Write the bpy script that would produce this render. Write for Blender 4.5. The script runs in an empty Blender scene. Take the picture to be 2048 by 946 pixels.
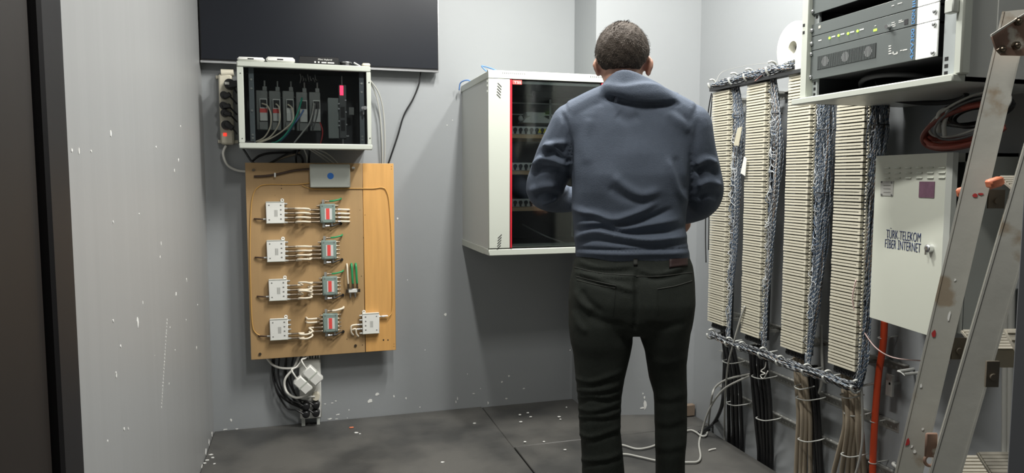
import bpy, bmesh, math, random
import numpy as np
from mathutils import Vector, Matrix
from mathutils.bvhtree import BVHTree
random.seed(7)
SC = bpy.context.scene
COL = SC.collection

# ---------------------------------------------------------------- camera
FPX, CXP, CYP, CAMH = 1420.0, 1024.0, 473.0, 1.25
PITCH, YAW = math.atan2(116, FPX), math.radians(16.44)
cd = bpy.data.cameras.new('camera'); cam = bpy.data.objects.new('camera', cd); COL.objects.link(cam)
cd.sensor_width = 36; cd.lens = 36*FPX/2048; cd.clip_start = 0.02
cam.location = (0, 0, CAMH); cam.rotation_euler = (math.pi/2-PITCH, 0, -YAW)
SC.camera = cam
# ---------------------------------------------------------------- world, lights, exposure
w = bpy.data.worlds.new('world'); SC.world = w; w.use_nodes = True
w.node_tree.nodes['Background'].inputs[0].default_value = (0.75, 0.8, 0.85, 1)
w.node_tree.nodes['Background'].inputs[1].default_value = 0.02
SC.view_settings.view_transform = 'Standard'; SC.view_settings.look = 'None'
SC.view_settings.gamma = 1; SC.view_settings.use_curve_mapping = False
SC.view_settings.exposure = 0.82
def ceiling_lamp(x, y, power, sx=.09, sy=.45):
    l = bpy.data.lights.new('ceiling_lamp_light', 'AREA'); l.shape = 'RECTANGLE'; l.size = sx; l.size_y = sy
    l.energy = power; l.color = (1, .985, .94)
    o = bpy.data.objects.new('ceiling_lamp_light', l); COL.objects.link(o); o.location = (x, y, 2.755)
LAMPS = [(.48, 2.30, 9), (.92, 2.55, 24), (1.44, 2.12, 17), (.50, 1.20, 15)]
for a in LAMPS: ceiling_lamp(*a)

# ---------------------------------------------------------------- helpers: pixels of the photograph <-> points on real planes
D, XL, XR = 3.71, -0.447, 1.975          # back wall y, left wall x, right wall x
FW = np.array([math.sin(YAW)*math.cos(PITCH), math.cos(YAW)*math.cos(PITCH), -math.sin(PITCH)])
RT = np.array([math.cos(YAW), -math.sin(YAW), 0.]); UP = np.cross(RT, FW); CAM = np.array([0, 0, CAMH])
def ray(px, py): return FW+RT*(px-CXP)/FPX-UP*(py-CYP)/FPX
def hit(px, py, n, c):
    d = ray(px, py); t = (c-np.dot(n, CAM))/np.dot(n, d); return CAM+t*d
def B(px, py, off=0.): return hit(px, py, np.array([0, 1., 0]), D-off)       # a plane off metres before the back wall
def R(px, py, s=0.): return hit(px, py, np.array([1., 0, 0]), XR-s)           # off the right wall
def L(px, py, s=0.): return hit(px, py, np.array([1., 0, 0]), XL+s)
def FL(px, py, z=0.): return hit(px, py, np.array([0, 0, 1.]), z)
def Z(px, py, zc): return CAM+ray(px, py)*zc
def proj(P):
    V = np.asarray(P)-CAM; z = V@FW
    return CXP+FPX*(V@RT)/z, CYP-FPX*(V@UP)/z
def V3(*a): return np.array(a, float)
def unit(v): v = np.asarray(v, float); return v/max(np.linalg.norm(v), 1e-9)

def lin(c):
    r = []
    for v in c:
        v /= 255.; r.append(v/12.92 if v <= .04045 else ((v+.055)/1.055)**2.4)
    return (*r, 1)
MATS = {}
def mat(name, rgb, rough=.5, metal=0., var=0., vs=8., bump=0., bs=60., stretch=None, emit=0., spec=.5, dirt=None, lamt=(.35, .6)):
    """principled material; colour given as the surface's own (linear albedo) in 0..1"""
    if name in MATS: return MATS[name]
    m = bpy.data.materials.new(name); m.use_nodes = True; nt = m.node_tree; p = nt.nodes['Principled BSDF']
    col = (*rgb, 1)
    p.inputs['Base Color'].default_value = col; p.inputs['Roughness'].default_value = rough; p.inputs['Metallic'].default_value = metal
    p.inputs['Specular IOR Level'].default_value = spec
    N = nt.nodes.new; K = nt.links.new
    if var or bump or dirt:
        tc = N('ShaderNodeTexCoord'); mp = N('ShaderNodeMapping'); K(tc.outputs['Object'], mp.inputs[0])
        if stretch: mp.inputs['Scale'].default_value = stretch
    last = None
    if var:
        n = N('ShaderNodeTexNoise'); n.inputs['Scale'].default_value = vs; n.inputs['Detail'].default_value = 6; K(mp.outputs[0], n.inputs[0])
        mx = N('ShaderNodeMix'); mx.data_type = 'RGBA'; K(n.outputs[0], mx.inputs[0])
        mx.inputs[6].default_value = (*[max(0, c*(1-var)) for c in rgb], 1); mx.inputs[7].default_value = (*[min(1, c*(1+var)) for c in rgb], 1)
        last = mx.outputs[2]
    if dirt:
        dcol, dscale = dirt
        n = N('ShaderNodeTexNoise'); n.inputs['Scale'].default_value = dscale; n.inputs['Detail'].default_value = 8; K(tc.outputs['Object'], n.inputs[0])
        r = N('ShaderNodeMapRange'); r.inputs[1].default_value = lamt[0]; r.inputs[2].default_value = lamt[1]; r.inputs[3].default_value = 1; r.inputs[4].default_value = 0; K(n.outputs[0], r.inputs[0])
        mx = N('ShaderNodeMix'); mx.data_type = 'RGBA'; K(r.outputs[0], mx.inputs[0]); mx.inputs[7].default_value = (*dcol, 1)
        if last: K(last, mx.inputs[6])
        else: mx.inputs[6].default_value = col
        last = mx.outputs[2]
    if last: K(last, p.inputs['Base Color'])
    if bump:
        n = N('ShaderNodeTexNoise'); n.inputs['Scale'].default_value = bs; n.inputs['Detail'].default_value = 4; K(mp.outputs[0], n.inputs[0])
        b = N('ShaderNodeBump'); b.inputs['Strength'].default_value = bump; b.inputs['Distance'].default_value = .004; K(n.outputs[0], b.inputs['Height']); K(b.outputs[0], p.inputs['Normal'])
    if emit:
        p.inputs['Emission Color'].default_value = col; p.inputs['Emission Strength'].default_value = emit
    MATS[name] = m; return m
def glass(name, tint, gloss=.06):
    m = bpy.data.materials.new(name); m.use_nodes = True; nt = m.node_tree; nt.nodes.remove(nt.nodes['Principled BSDF'])
    N = nt.nodes.new; K = nt.links.new
    t = N('ShaderNodeBsdfTransparent'); t.inputs[0].default_value = (*tint, 1); g = N('ShaderNodeBsdfGlossy'); g.inputs['Roughness'].default_value = .06
    f = N('ShaderNodeFresnel'); f.inputs[0].default_value = 1.5
    a = N('ShaderNodeMath'); a.operation = 'MULTIPLY'; a.inputs[1].default_value = gloss/.04; K(f.outputs[0], a.inputs[0])
    s = N('ShaderNodeMixShader'); K(a.outputs[0], s.inputs[0]); K(t.outputs[0], s.inputs[1]); K(g.outputs[0], s.inputs[2]); K(s.outputs[0], nt.nodes['Material Output'].inputs[0])
    return m

class MB:
    """collects vertices and faces in world coordinates"""
    def __init__(s): s.v = []; s.f = []; s.mi = []; s.cur = 0
    def add(s, vs, fs):
        o = len(s.v); s.v += [tuple(map(float, p)) for p in vs]; s.f += [tuple(i+o for i in f) for f in fs]; s.mi += [s.cur]*len(fs); return s
    def box(s, c, size, ax=None, bev=0.):
        c = V3(*c); h = V3(*size)/2; ax = np.eye(3) if ax is None else np.array(ax, float)
        if bev <= 0:
            vs = [c+ax.T@(h*V3(i, j, k)) for i in (-1, 1) for j in (-1, 1) for k in (-1, 1)]
            return s.add(vs, [(0, 1, 3, 2), (4, 6, 7, 5), (0, 4, 5, 1), (2, 3, 7, 6), (0, 2, 6, 4), (1, 5, 7, 3)])
        b = min(bev, *(h*.95)); vs = []; idx = {}
        for i in (-1, 1):
            for j in (-1, 1):
                for k in (-1, 1):
                    for a in range(3):
                        q = h*V3(i, j, k)
                        for m_ in range(3):
                            if m_ != a: q[m_] -= b*(i, j, k)[m_]
                        idx[i, j, k, a] = len(vs); vs.append(c+ax.T@q)
        fs = []
        S = (-1, 1)
        for a in range(3):
            o1, o2 = [x for x in range(3) if x != a]
            for sgn in S:
                def kk(u, v_): t = [0, 0, 0]; t[a] = sgn; t[o1] = u; t[o2] = v_; return idx[(*t, a)]
                fs.append((kk(-1, -1), kk(1, -1), kk(1, 1), kk(-1, 1)))
        for a in range(3):       # edges along axis a
            o1, o2 = [x for x in range(3) if x != a]
            for u in S:
                for v_ in S:
                    def kk(e, m_): t = [0, 0, 0]; t[a] = e; t[o1] = u; t[o2] = v_; return idx[(*t, m_)]
                    fs.append((kk(-1, o1), kk(1, o1), kk(1, o2), kk(-1, o2)))
        for i in S:
            for j in S:
                for k in S: fs.append((idx[i, j, k, 0], idx[i, j, k, 1], idx[i, j, k, 2]))
        return s.add(vs, fs)
    def b2(s, lo, hi, bev=0.):
        lo, hi = V3(*lo), V3(*hi); return s.box((lo+hi)/2, abs(hi-lo), None, bev)
    def hexa(s, p):          # 4 bottom ring + 4 top ring
        return s.add(p, [(3, 2, 1, 0), (4, 5, 6, 7), (0, 1, 5, 4), (1, 2, 6, 5), (2, 3, 7, 6), (3, 0, 4, 7)])
    def prism(s, poly, ext):
        n = len(poly); ext = V3(*ext); vs = [V3(*p) for p in poly]+[V3(*p)+ext for p in poly]
        return s.add(vs, [tuple(range(n))[::-1], tuple(range(n, 2*n))]+[(i, (i+1) % n, (i+1) % n+n, i+n) for i in range(n)])
    def frame(s, d):
        d = unit(d); a = V3(0, 0, 1) if abs(d[2]) < .9 else V3(1, 0, 0); u = unit(np.cross(d, a)); return u, np.cross(d, u)
    def cyl(s, p0, p1, r0, r1=None, n=12, caps=True):
        r1 = r0 if r1 is None else r1; p0, p1 = V3(*p0), V3(*p1); u, v = s.frame(p1-p0)
        vs = [p+r*(u*math.cos(t)+v*math.sin(t)) for p, r in ((p0, r0), (p1, r1)) for t in [2*math.pi*i/n for i in range(n)]]
        fs = [(i, (i+1) % n, (i+1) % n+n, i+n) for i in range(n)]
        if caps: fs += [tuple(range(n))[::-1], tuple(range(n, 2*n))]
        return s.add(vs, fs)
    def tube(s, pts, r, n=6, seg=6, smooth=True, caps=True):
        P = [V3(*p) for p in pts]; rs = r if hasattr(r, '__len__') else [r]*len(P)
        if smooth and len(P) > 2: P, rs = spline(P, rs, seg)
        k = len(P); T = [unit(P[min(i+1, k-1)]-P[max(i-1, 0)]) for i in range(k)]
        u, v = s.frame(T[0]); vs = []
        for i in range(k):
            u = unit(u-T[i]*np.dot(u, T[i])); v = np.cross(T[i], u)
            vs += [P[i]+rs[i]*(u*math.cos(2*math.pi*j/n)+v*math.sin(2*math.pi*j/n)) for j in range(n)]
        fs = [(i*n+j, i*n+(j+1) % n, (i+1)*n+(j+1) % n, (i+1)*n+j) for i in range(k-1) for j in range(n)]
        if caps and n > 2: fs += [tuple(range(n))[::-1], tuple(range((k-1)*n, k*n))]
        return s.add(vs, fs)
    def ring(s, c, nrm, R_, r, n=20, m=8, a0=0, a1=2*math.pi, u=None):
        nrm = unit(nrm)
        if u is None: u, v = s.frame(nrm)
        else: u = unit(u); v = np.cross(nrm, u)
        full = abs(a1-a0-2*math.pi) < 1e-6
        P = [V3(*c)+R_*(u*math.cos(t)+v*math.sin(t)) for t in np.linspace(a0, a1, n+1)]
        if full: P = P[:-1]
        if not full: return s.tube(P, r, m, smooth=False)
        vs = []; k = len(P)
        for i, p in enumerate(P):
            rd = unit(p-V3(*c)); vs += [p+r*(rd*math.cos(2*math.pi*j/m)+nrm*math.sin(2*math.pi*j/m)) for j in range(m)]
        return s.add(vs, [(i*m+j, i*m+(j+1) % m, ((i+1) % k)*m+(j+1) % m, ((i+1) % k)*m+j) for i in range(k) for j in range(m)])
    def ball(s, c, r, nu=16, nv=10, ax=None):
        c = V3(*c); r = V3(*(r if hasattr(r, '__len__') else (r, r, r))); ax = np.eye(3) if ax is None else np.array(ax, float)
        vs = [c+ax.T@(r*V3(0, 0, 1))]
        for i in range(1, nv):
            t = math.pi*i/nv; vs += [c+ax.T@(r*V3(math.sin(t)*math.cos(2*math.pi*j/nu), math.sin(t)*math.sin(2*math.pi*j/nu), math.cos(t))) for j in range(nu)]
        vs.append(c-ax.T@(r*V3(0, 0, 1))); e = len(vs)-1
        fs = [(0, 1+j, 1+(j+1) % nu) for j in range(nu)]+[(e, e-nu+(j+1) % nu, e-nu+j) for j in range(nu)]
        fs += [(1+i*nu+j, 1+(i+1)*nu+j, 1+(i+1)*nu+(j+1) % nu, 1+i*nu+(j+1) % nu) for i in range(nv-2) for j in range(nu)]
        return s.add(vs, fs)
    def loft(s, rings):      # closed rings with equal counts
        n = len(rings[0]); vs = [p for r in rings for p in r]; k = len(rings)
        return s.add(vs, [(i*n+j, i*n+(j+1) % n, (i+1)*n+(j+1) % n, (i+1)*n+j) for i in range(k-1) for j in range(n)]+[tuple(range(n))[::-1], tuple(range((k-1)*n, k*n))])
    def mesh(s, name, mats, loc=(0, 0, 0), smooth=None):
        me = bpy.data.meshes.new(name); o = V3(*loc)
        me.from_pydata([tuple(V3(*p)-o) for p in s.v], [], s.f)
        for m in (mats if isinstance(mats, (list, tuple)) else [mats]): me.materials.append(m)
        if max(s.mi, default=0): me.polygons.foreach_set('material_index', s.mi)
        bm = bmesh.new(); bm.from_mesh(me); bmesh.ops.recalc_face_normals(bm, faces=bm.faces); bm.to_mesh(me); bm.free()
        if smooth is not None: shade(me, smooth)
        me.update(); return me
def shade(me, ang=40):
    if ang >= 180:
        me.polygons.foreach_set('use_smooth', [True]*len(me.polygons)); return
    me.polygons.foreach_set('use_smooth', [True]*len(me.polygons)); me.set_sharp_from_angle(angle=math.radians(ang))
def spline(P, rs, seg):
    out = []; ro = []; k = len(P)
    for i in range(k-1):
        p0, p1, p2, p3 = P[max(i-1, 0)], P[i], P[i+1], P[min(i+2, k-1)]
        for q in range(seg):
            t = q/seg; out.append(.5*((2*p1)+(-p0+p2)*t+(2*p0-5*p1+4*p2-p3)*t*t+(-p0+3*p1-3*p2+p3)*t**3)); ro.append(rs[i]*(1-t)+rs[i+1]*t)
    out.append(P[-1]); ro.append(rs[-1]); return out, ro

def tag(o, label, cat, group=None, kind=None):
    o['label'] = label; o['category'] = cat
    if group: o['group'] = group
    if kind: o['kind'] = kind
    return o
def T(name, label, cat, loc, group=None):
    o = bpy.data.objects.new(name, None); COL.objects.link(o); o.location = tuple(map(float, loc)); o.empty_display_size = .05
    return tag(o, label, cat, group)
WORLD = {}
def O(name, mb, m, parent=None, smooth=40, label=None, loc=None, kind=None):
    """links mb as one mesh object; vertices are in world space"""
    if parent is not None: base = V3(*WORLD.get(parent.name, parent.location))
    else: base = V3(*loc) if loc is not None else V3(0, 0, 0)
    me = mb.mesh(name, m, base, smooth); o = bpy.data.objects.new(name, me); COL.objects.link(o)
    if parent is not None: o.parent = parent
    else: o.location = tuple(base)
    WORLD[o.name] = tuple(base)
    if label: o['label'] = label
    if kind: o['kind'] = kind
    return o
def one(name, mb, m, label, cat, loc, group=None, smooth=40, kind=None):
    o = O(name, mb, m, None, smooth, loc=loc); return tag(o, label, cat, group, kind)
def S(name, mb, m, smooth=None, parent=None):
    o = O(name, mb, m, parent, smooth)
    if parent is None: o['kind'] = 'structure'
    return o
def dup(root, loc, label=None, group=None):
    r = root.copy(); COL.objects.link(r); r.location = tuple(map(float, loc)); WORLD[r.name] = tuple(map(float, loc))
    if label: r['label'] = label
    if group: r['group'] = group
    for ch in list(root.children):
        c = ch.copy(); COL.objects.link(c); c.parent = r
        for g in ch.children:
            d = g.copy(); COL.objects.link(d); d.parent = c
    return r
def cable(name, label, pts, r, m, group=None, cat='cable', n=7, seg=8):
    mb = MB().tube(pts, r, n, seg); return one(name, mb, m, label, cat, pts[0], group, 180)
def text(name, s, m, parent, origin, xdir, ydir, size, width=None, depth=.0006, spacing=1., off=0.):
    cu = bpy.data.curves.new('txt', 'FONT'); cu.body = s; cu.size = 1; cu.extrude = .02; cu.space_character = spacing; cu.offset = off; cu.resolution_u = 4
    ob = bpy.data.objects.new('txt', cu); COL.objects.link(ob); dg = bpy.context.evaluated_depsgraph_get()
    me = bpy.data.meshes.new_from_object(ob.evaluated_get(dg)); bpy.data.objects.remove(ob); bpy.data.curves.remove(cu)
    co = np.empty(len(me.vertices)*3); me.vertices.foreach_get('co', co); co = co.reshape(-1, 3)
    x0, x1 = co[:, 0].min(), co[:, 0].max(); y1 = co[:, 1].max()
    sy = size; sx = (width/(x1-x0)) if width else size
    xd, yd = unit(xdir), unit(ydir); zd = np.cross(xd, yd); base = V3(*WORLD.get(parent.name, parent.location))
    W = V3(*origin)+np.outer((co[:, 0]-x0)*sx, xd)+np.outer(co[:, 1]*sy, yd)+np.outer(co[:, 2]*(depth/.02), zd)-base
    me.vertices.foreach_set('co', W.ravel()); me.materials.clear(); me.materials.append(m); me.update()
    o = bpy.data.objects.new(name, me); COL.objects.link(o); o.parent = parent; return o
def fuse(mb, voxel, smooth_it=4, name='fused'):
    """one closed skin round overlapping volumes"""
    me = mb.mesh(name, []); ob = bpy.data.objects.new(name, me); COL.objects.link(ob)
    r = ob.modifiers.new('r', 'REMESH'); r.mode = 'VOXEL'; r.voxel_size = voxel
    s = ob.modifiers.new('s', 'SMOOTH'); s.factor = .5; s.iterations = smooth_it
    dg = bpy.context.evaluated_depsgraph_get(); out = bpy.data.meshes.new_from_object(ob.evaluated_get(dg))
    bpy.data.objects.remove(ob); bpy.data.meshes.remove(me); return out
def mverts(me):
    co = np.empty(len(me.vertices)*3); me.vertices.foreach_get('co', co); return co.reshape(-1, 3)
def mnorm(me):
    co = np.empty(len(me.vertices)*3); me.vertex_normals.foreach_get('vector', co); return co.reshape(-1, 3)

# ---------------------------------------------------------------- materials
def wallmat(name, base, streak=(60, 60, 1.2), sb=.05):
    m = mat(name, base, .55, var=.10, vs=1.6, bump=sb, bs=1., stretch=streak)
    return m
M = {}
WALLC = (.30, .315, .325)
M['wall'] = mat('grey_wall_paint', WALLC, .5, var=.05, vs=2.2, bump=.12, bs=30)
M['wallL'] = mat('grey_wall_paint_brushed', (.32, .325, .325), .42, var=.07, vs=1., bump=.10, bs=1.5, stretch=(1, 22, .7))
M['ceil'] = mat('ceiling_white', (.7, .7, .68), .8)
M['floor'] = mat('floor_panel_grey', (.052, .052, .050), .5, var=.5, vs=5.5, bump=.15, bs=90, dirt=((.105, .102, .094), 2.6), lamt=(.38, .60))
M['subfloor'] = mat('subfloor_dark', (.05, .05, .05), .9)
M['white'] = mat('white_enamel', (.49, .515, .46), .35, var=.03, vs=3)
M['whitep'] = mat('white_plastic', (.78, .78, .74), .4)
M['cream'] = mat('cream_plastic', (.66, .62, .50), .45)
M['pale'] = mat('pale_grey_enamel', (.52, .54, .50), .4)
M['sidegrey'] = mat('cabinet_side_grey', (.50, .515, .49), .38, var=.04, vs=2)
M['black'] = mat('black_plastic', (.012, .012, .013), .35)
M['blackm'] = mat('black_matte', (.015, .015, .017), .7)
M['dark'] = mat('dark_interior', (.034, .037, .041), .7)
M['tvs'] = mat('tv_screen', (.011, .013, .018), .34, var=.22, vs=2.0, spec=.25)
M['silver'] = mat('silver_trim', (.75, .76, .77), .25, 1.)
M['steel'] = mat('bare_steel', (.45, .45, .43), .35, 1., var=.15, vs=20)
M['galv'] = mat('galvanised_steel', (.40, .40, .375), .45, .5, var=.2, vs=30)
M['brass'] = mat('dull_connector_metal', (.22, .18, .135), .35, 1.)
M['red'] = mat('red_trim', (.55, .015, .03), .4)
M['redlab'] = mat('red_label', (.75, .08, .07), .5)
M['green'] = mat('green_cable', (.02, .28, .10), .4)
M['teal'] = mat('teal_cable', (.02, .33, .22), .4)
M['blue'] = mat('blue_cable', (.10, .22, .50), .4)
M['bluel'] = mat('blue_sticker', (.02, .14, .48), .5)
M['greyc'] = mat('grey_cable', (.42, .42, .39), .45)
M['dgreyc'] = mat('dark_grey_cable', (.13, .13, .13), .5)
M['whitec'] = mat('white_cable', (.74, .73, .68), .4)
M['creamc'] = mat('cream_cable', (.78, .70, .56), .4)
M['yellowc'] = mat('yellow_fibre_cable', (.62, .36, .10), .45)
M['orange'] = mat('orange_conduit', (.62, .07, .02), .42, var=.1, vs=12)
M['redc'] = mat('red_cable', (.50, .03, .03), .4)
M['brownc'] = mat('brown_cable', (.055, .03, .018), .5)
M['tan'] = mat('beige_cable', (.40, .335, .25), .5, var=.06, vs=10)
M['board'] = mat('tan_board', (.41, .265, .125), .5, var=.10, vs=5, stretch=(6, 1, .8), bump=.03, bs=40)
M['plank'] = mat('pine_plank', (.64, .35, .115), .42, var=.20, vs=5, stretch=(10, 1, .7), bump=.04, bs=30)
M['wood'] = mat('wood_shelf', (.62, .43, .25), .55, var=.3, vs=6, stretch=(1, 8, 8))
M['swgreen'] = mat('multiswitch_grey_green', (.22, .29, .26), .45, var=.08, vs=40)
M['junct'] = mat('junction_grey', (.40, .42, .38), .45)
M['label'] = mat('paper_label', (.72, .72, .68), .6)
M['print'] = mat('dark_print', (.16, .16, .15), .7)
M['hole'] = mat('hole_dark', (.008, .008, .008), .9)
M['glass'] = glass('smoked_glass', (.95, .97, .97), .045)
M['glass2'] = glass('dark_glass', (.80, .84, .85), .045)
# ================================================================ THE SETTING
H0, H1 = -.25, 2.8
PILX, PILY = 1.452, 3.41
S('wall_back', MB().b2((XL-.1, D, H0), (XR+.1, D+.1, H1)), M['wall'])
S('wall_left', MB().b2((XL-.1, 1.5, H0), (XL, D, H1)), M['wallL'])
S('wall_right', MB().b2((XR, -2.2, H0), (XR+.1, D, H1)), M['wall'])
S('wall_corner', MB().prism([(PILX, PILY, H0), (XR, 3.28, H0), (XR, D, H0), (PILX, D, H0)], (0, 0, H1-H0)), M['wall'])
S('wall_front', MB().b2((-1.6, -2.3, H0), (XR+.1, -2.2, H1)), M['wall'])
S('wall_passage', MB().b2((-1.6, -2.2, H0), (-1.5, 1.5, H1)).b2((-1.5, 1.5, H0), (XL-.1, 1.6, H1)), M['wall'])
S('ceiling', MB().b2((-1.6, -2.3, H1), (XR+.1, D+.1, H1+.1)), M['ceil'])
# the dark door standing open on the left, its leaf folded back along the wall
M['doorleaf'] = mat('door_dark_brown', (.013, .009, .007), .5, var=.15, vs=4, stretch=(1, 6, .5))
dr = S('door_1', MB().b2((XL-.03, .55, .01), (XL+.02, 1.375, 2.1), .004), M['doorleaf'])
S('door_frame', MB().b2((XL-.1, 1.385, -.01), (XL+.035, 1.50, 2.2), .006), mat('door_frame_black', (.006, .005, .006), .45), parent=dr)
# right door jamb beside the ladder
S('trim_1', MB().b2((.872, .50, 0.0), (1.00, .68, H1), .004), mat('shaded_wall_paint', (.10, .105, .115), .5))  # wall paint with its shadow tone put into the colour
# floor: loose panels on a sub-floor; a slot along the right wall lets the cables through
fl = S('floor', MB().b2((-1.6, -2.3, H0-.05), (XR+.1, D+.05, -.16)).b2((-1.5, -2.2, -.16), (1.80, D, -.03)), M['subfloor'])
g = .003; FE = 1.925
def panel(x0, x1, y0, y1, dz=0.):
    S('floor_panel', MB().b2((x0+g, y0+g, -.03), (x1-g, y1-g, dz), .003), M['floor'], 40, fl)
panel(XL, .921, 2.35, D); panel(XL, .925, 1.0, 2.35)
panel(.919, PILX+.35, 3.10, D-.0, -.004); panel(PILX+.35, XR, 3.10, 3.36, -.004)
panel(.924, FE, 2.0, 3.10, -.003); panel(.93, FE, .95, 2.0, -.002)
for x0, x1 in ((XL, .5), (.5, FE)):
    panel(x0, x1, -.1, 1.0 if x0 < 0 else .95); panel(x0, x1, -1.1, -.1); panel(x0, x1, -2.2, -1.1)
panel(-1.5, XL, -.1, 1.5); panel(-1.5, XL, -2.2, -.1)
# chipped paint on the walls
M['chip'] = mat('bare_plaster', (.80, .80, .77), .8)
def chipset(wall, fn, n, items):
    mb = MB(); rr = random.Random(3); n = V3(*n)
    for (px, py, s, e) in items:
        c = fn(px, py); k = rr.randint(6, 9); a0 = rr.random()*6; u = V3(0, 0, 1); v = np.cross(u, n)
        poly = []
        for i in range(k):
            a = a0+2*math.pi*i/k; r_ = s*(.45+.65*rr.random()); poly.append(c+v*math.cos(a)*r_+u*math.sin(a)*r_*e)
        mb.prism(poly, n*.0012)
    o = S('paint_chips', mb, M['chip'], None, bpy.data.objects[wall]); o['kind'] = 'stuff'
lw = [(275, 645, .012, 1.3), (150, 930, .010, 1.2), (143, 300, .005, 1), (157, 302, .004, 1.8), (221, 266, .006, 1.5), (182, 302, .003, 1), (312, 294, .004, 1.6),
      (357, 320, .006, 1.5), (349, 342, .005, 2), (361, 253, .004, 1.4), (322, 487, .004, 2), (320, 515, .004, 2), (226, 444, .004, 1), (278, 428, .003, 1), (352, 588, .008, 1.4), (373, 560, .007, 1.5),
      (285, 605, .004, 2), (226, 642, .004, 1.2), (241, 692, .004, 1.4), (232, 750, .004, 2), (248, 857, .005, 1), (256, 857, .004, 1.2), (338, 767, .005, 1), (393, 696, .006, 1.5),
      (215, 882, .004, 1), (309, 711, .003, 1), (350, 700, .004, 1), (340, 655, .003, 2), (372, 640, .004, 1), (395, 610, .004, 1), (412, 905, .02, .9), (424, 868, .016, 1.1), (418, 885, .012, 1.5), (404, 935, .022, .8), (429, 852, .010, 1.6)]
for i in range(26): lw.append((334-i*.45, 640+i*7, .0022, 2.6))
chipset('wall_left', lambda x, y: L(x, y), (1, 0, 0), lw)
bw = [(795, 437, .006, 1), (891, 629, .011, .8), (697, 645, .004, 1), (739, 802, .018, .6), (754, 788, .013, .7), (788, 792, .004, 1.8), (812, 796, .004, 2.4), (676, 829, .012, .4), (695, 836, .003, 1), (698, 820, .003, 2),
      (664, 806, .008, .3), (650, 808, .008, .3), (672, 802, .008, .3), (660, 838, .014, .35), (673, 838, .010, .3), (462, 840, .006, 1.6), (450, 859, .012, .35), (474, 858, .010, .3), (840, 814, .004, 1), (915, 797, .003, 3), (912, 803, .003, 3),
      (947, 787, .010, .3), (1018, 752, .006, 1.4), (1004, 764, .006, 1), (1048, 777, .010, .5), (1013, 797, .009, .7), (961, 777, .003, 1.4), (935, 748, .003, 1.5), (976, 806, .005, 2), (850, 700, .003, 1), (815, 560, .003, 1), (905, 240, .003, 1), (894, 250, .003, 1)]
chipset('wall_back', lambda x, y: B(x, y), (0, -1, 0), bw)
pn = unit(V3(3.28-PILY, -(XR-PILX), 0))
chipset('wall_corner', lambda x, y: hit(x, y, pn, np.dot(pn, V3(PILX, PILY, 0))), pn, [(1290, 810, .012, 2.2), (1289, 795, .006, 1.4), (1286, 787, .004, 1.6), (1284, 816, .02, .25), (1140, 700, .003, 1)])
# ceiling lamps
for i, (x, y, p) in enumerate(LAMPS):
    t = T('ceiling_lamp', ['linear ceiling lamp above the wooden board', 'linear ceiling lamp between the board and the tall cabinet', 'linear ceiling lamp above the man and the racks', 'linear ceiling lamp in front of the ladder, nearest the doorway'][i], 'lamp', (x, y, H1))
    O('housing', MB().b2((x-.09, y-.34, 2.765), (x+.09, y+.34, H1), .006), M['whitep'], t)
# small litter on the floor
flakes = [(440, 858), (421, 910), (414, 921), (409, 927), (429, 928), (425, 916), (1133, 815), (949, 847), (1040, 830), (1056, 826), (1062, 834), (1121, 839), (1118, 834), (1042, 844), (720, 868), (712, 866), (1088, 884), (1130, 900), (885, 925), (1050, 884)]
rr = random.Random(11)
for i, (px, py) in enumerate(flakes):
    c = FL(px, py, .001); s = rr.uniform(.006, .011); a0 = rr.random()*3
    poly = [c+V3(math.cos(a0+a)*s*rr.uniform(.6, 1.2), math.sin(a0+a)*s*rr.uniform(.4, .8), 0) for a in np.linspace(0, 2*math.pi, 7)[:-1]]
    one('plaster_flake', MB().prism(poly, (0, 0, .003)), M['chip'], ('small white plaster flake in the floor corner by the left wall' if px < 445 else 'small white plaster flake on the floor panel under the tall cabinet' if px > 1000 else 'small white plaster flake on the open floor before the back wall'), 'flake', c, 'plaster flakes '+('in the left corner' if px < 445 else 'under the tall cabinet' if px > 1000 else 'on the open floor'))
c = FL(703, 855, .003); one('plastic_scrap', MB().box(c, (.022, .008, .006), bev=.002), mat('orange_scrap', (.8, .22, .10), .5), 'small orange plastic scrap on the floor right of the lower power strip', 'scrap', c)
c = FL(1424, 899, .003); one('cable_offcut', MB().tube([c+V3(-.022, -.006, 0), c+V3(0, 0, .001), c+V3(.022, .004, 0)], .003, 6), M['whitec'], 'short white cable offcut lying on the floor near the right wall', 'cable', c)
a, b = FL(1378, 819, 0), FL(1394, 836, 0); c = V3(1.93, 3.255, .03)
one('wood_offcut', MB().box(c, (.07, .03, .06), bev=.003), mat('raw_wood', (.20, .15, .11), .7, var=.2, vs=20), 'small wooden offcut standing on the floor at the right corner', 'offcut', c)

# ================================================================ BACK WALL: TELEVISION, GLASS BOX
t = T('television', 'large black television hung high on the grey back wall', 'television', (.12, D-.05, 1.79))
x0, x1, z0, z1 = -.442, .686, 1.793, 2.43
O('case', MB().b2((x0, D-.06, z0), (x1, D-.022, z1), .004), M['black'], t)
O('screen', MB().b2((x0+.006, D-.0635, z0+.016), (x1-.006, D-.0602, z1-.006)), M['tvs'], t)
O('bottom_strip', MB().b2((x0, D-.066, z0-.003), (x1, D-.0602, z0+.008), .001), M['silver'], t, label='thin silver strip along the lower edge')
O('side_strip', MB().b2((x1-.0035, D-.064, z0+.008), (x1, D-.0602, z1)), M['silver'], t)
O('wall_bracket', MB().b2((.0, D-.022, 2.0), (.25, D-.002, 2.3)), M['blackm'], t)

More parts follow.
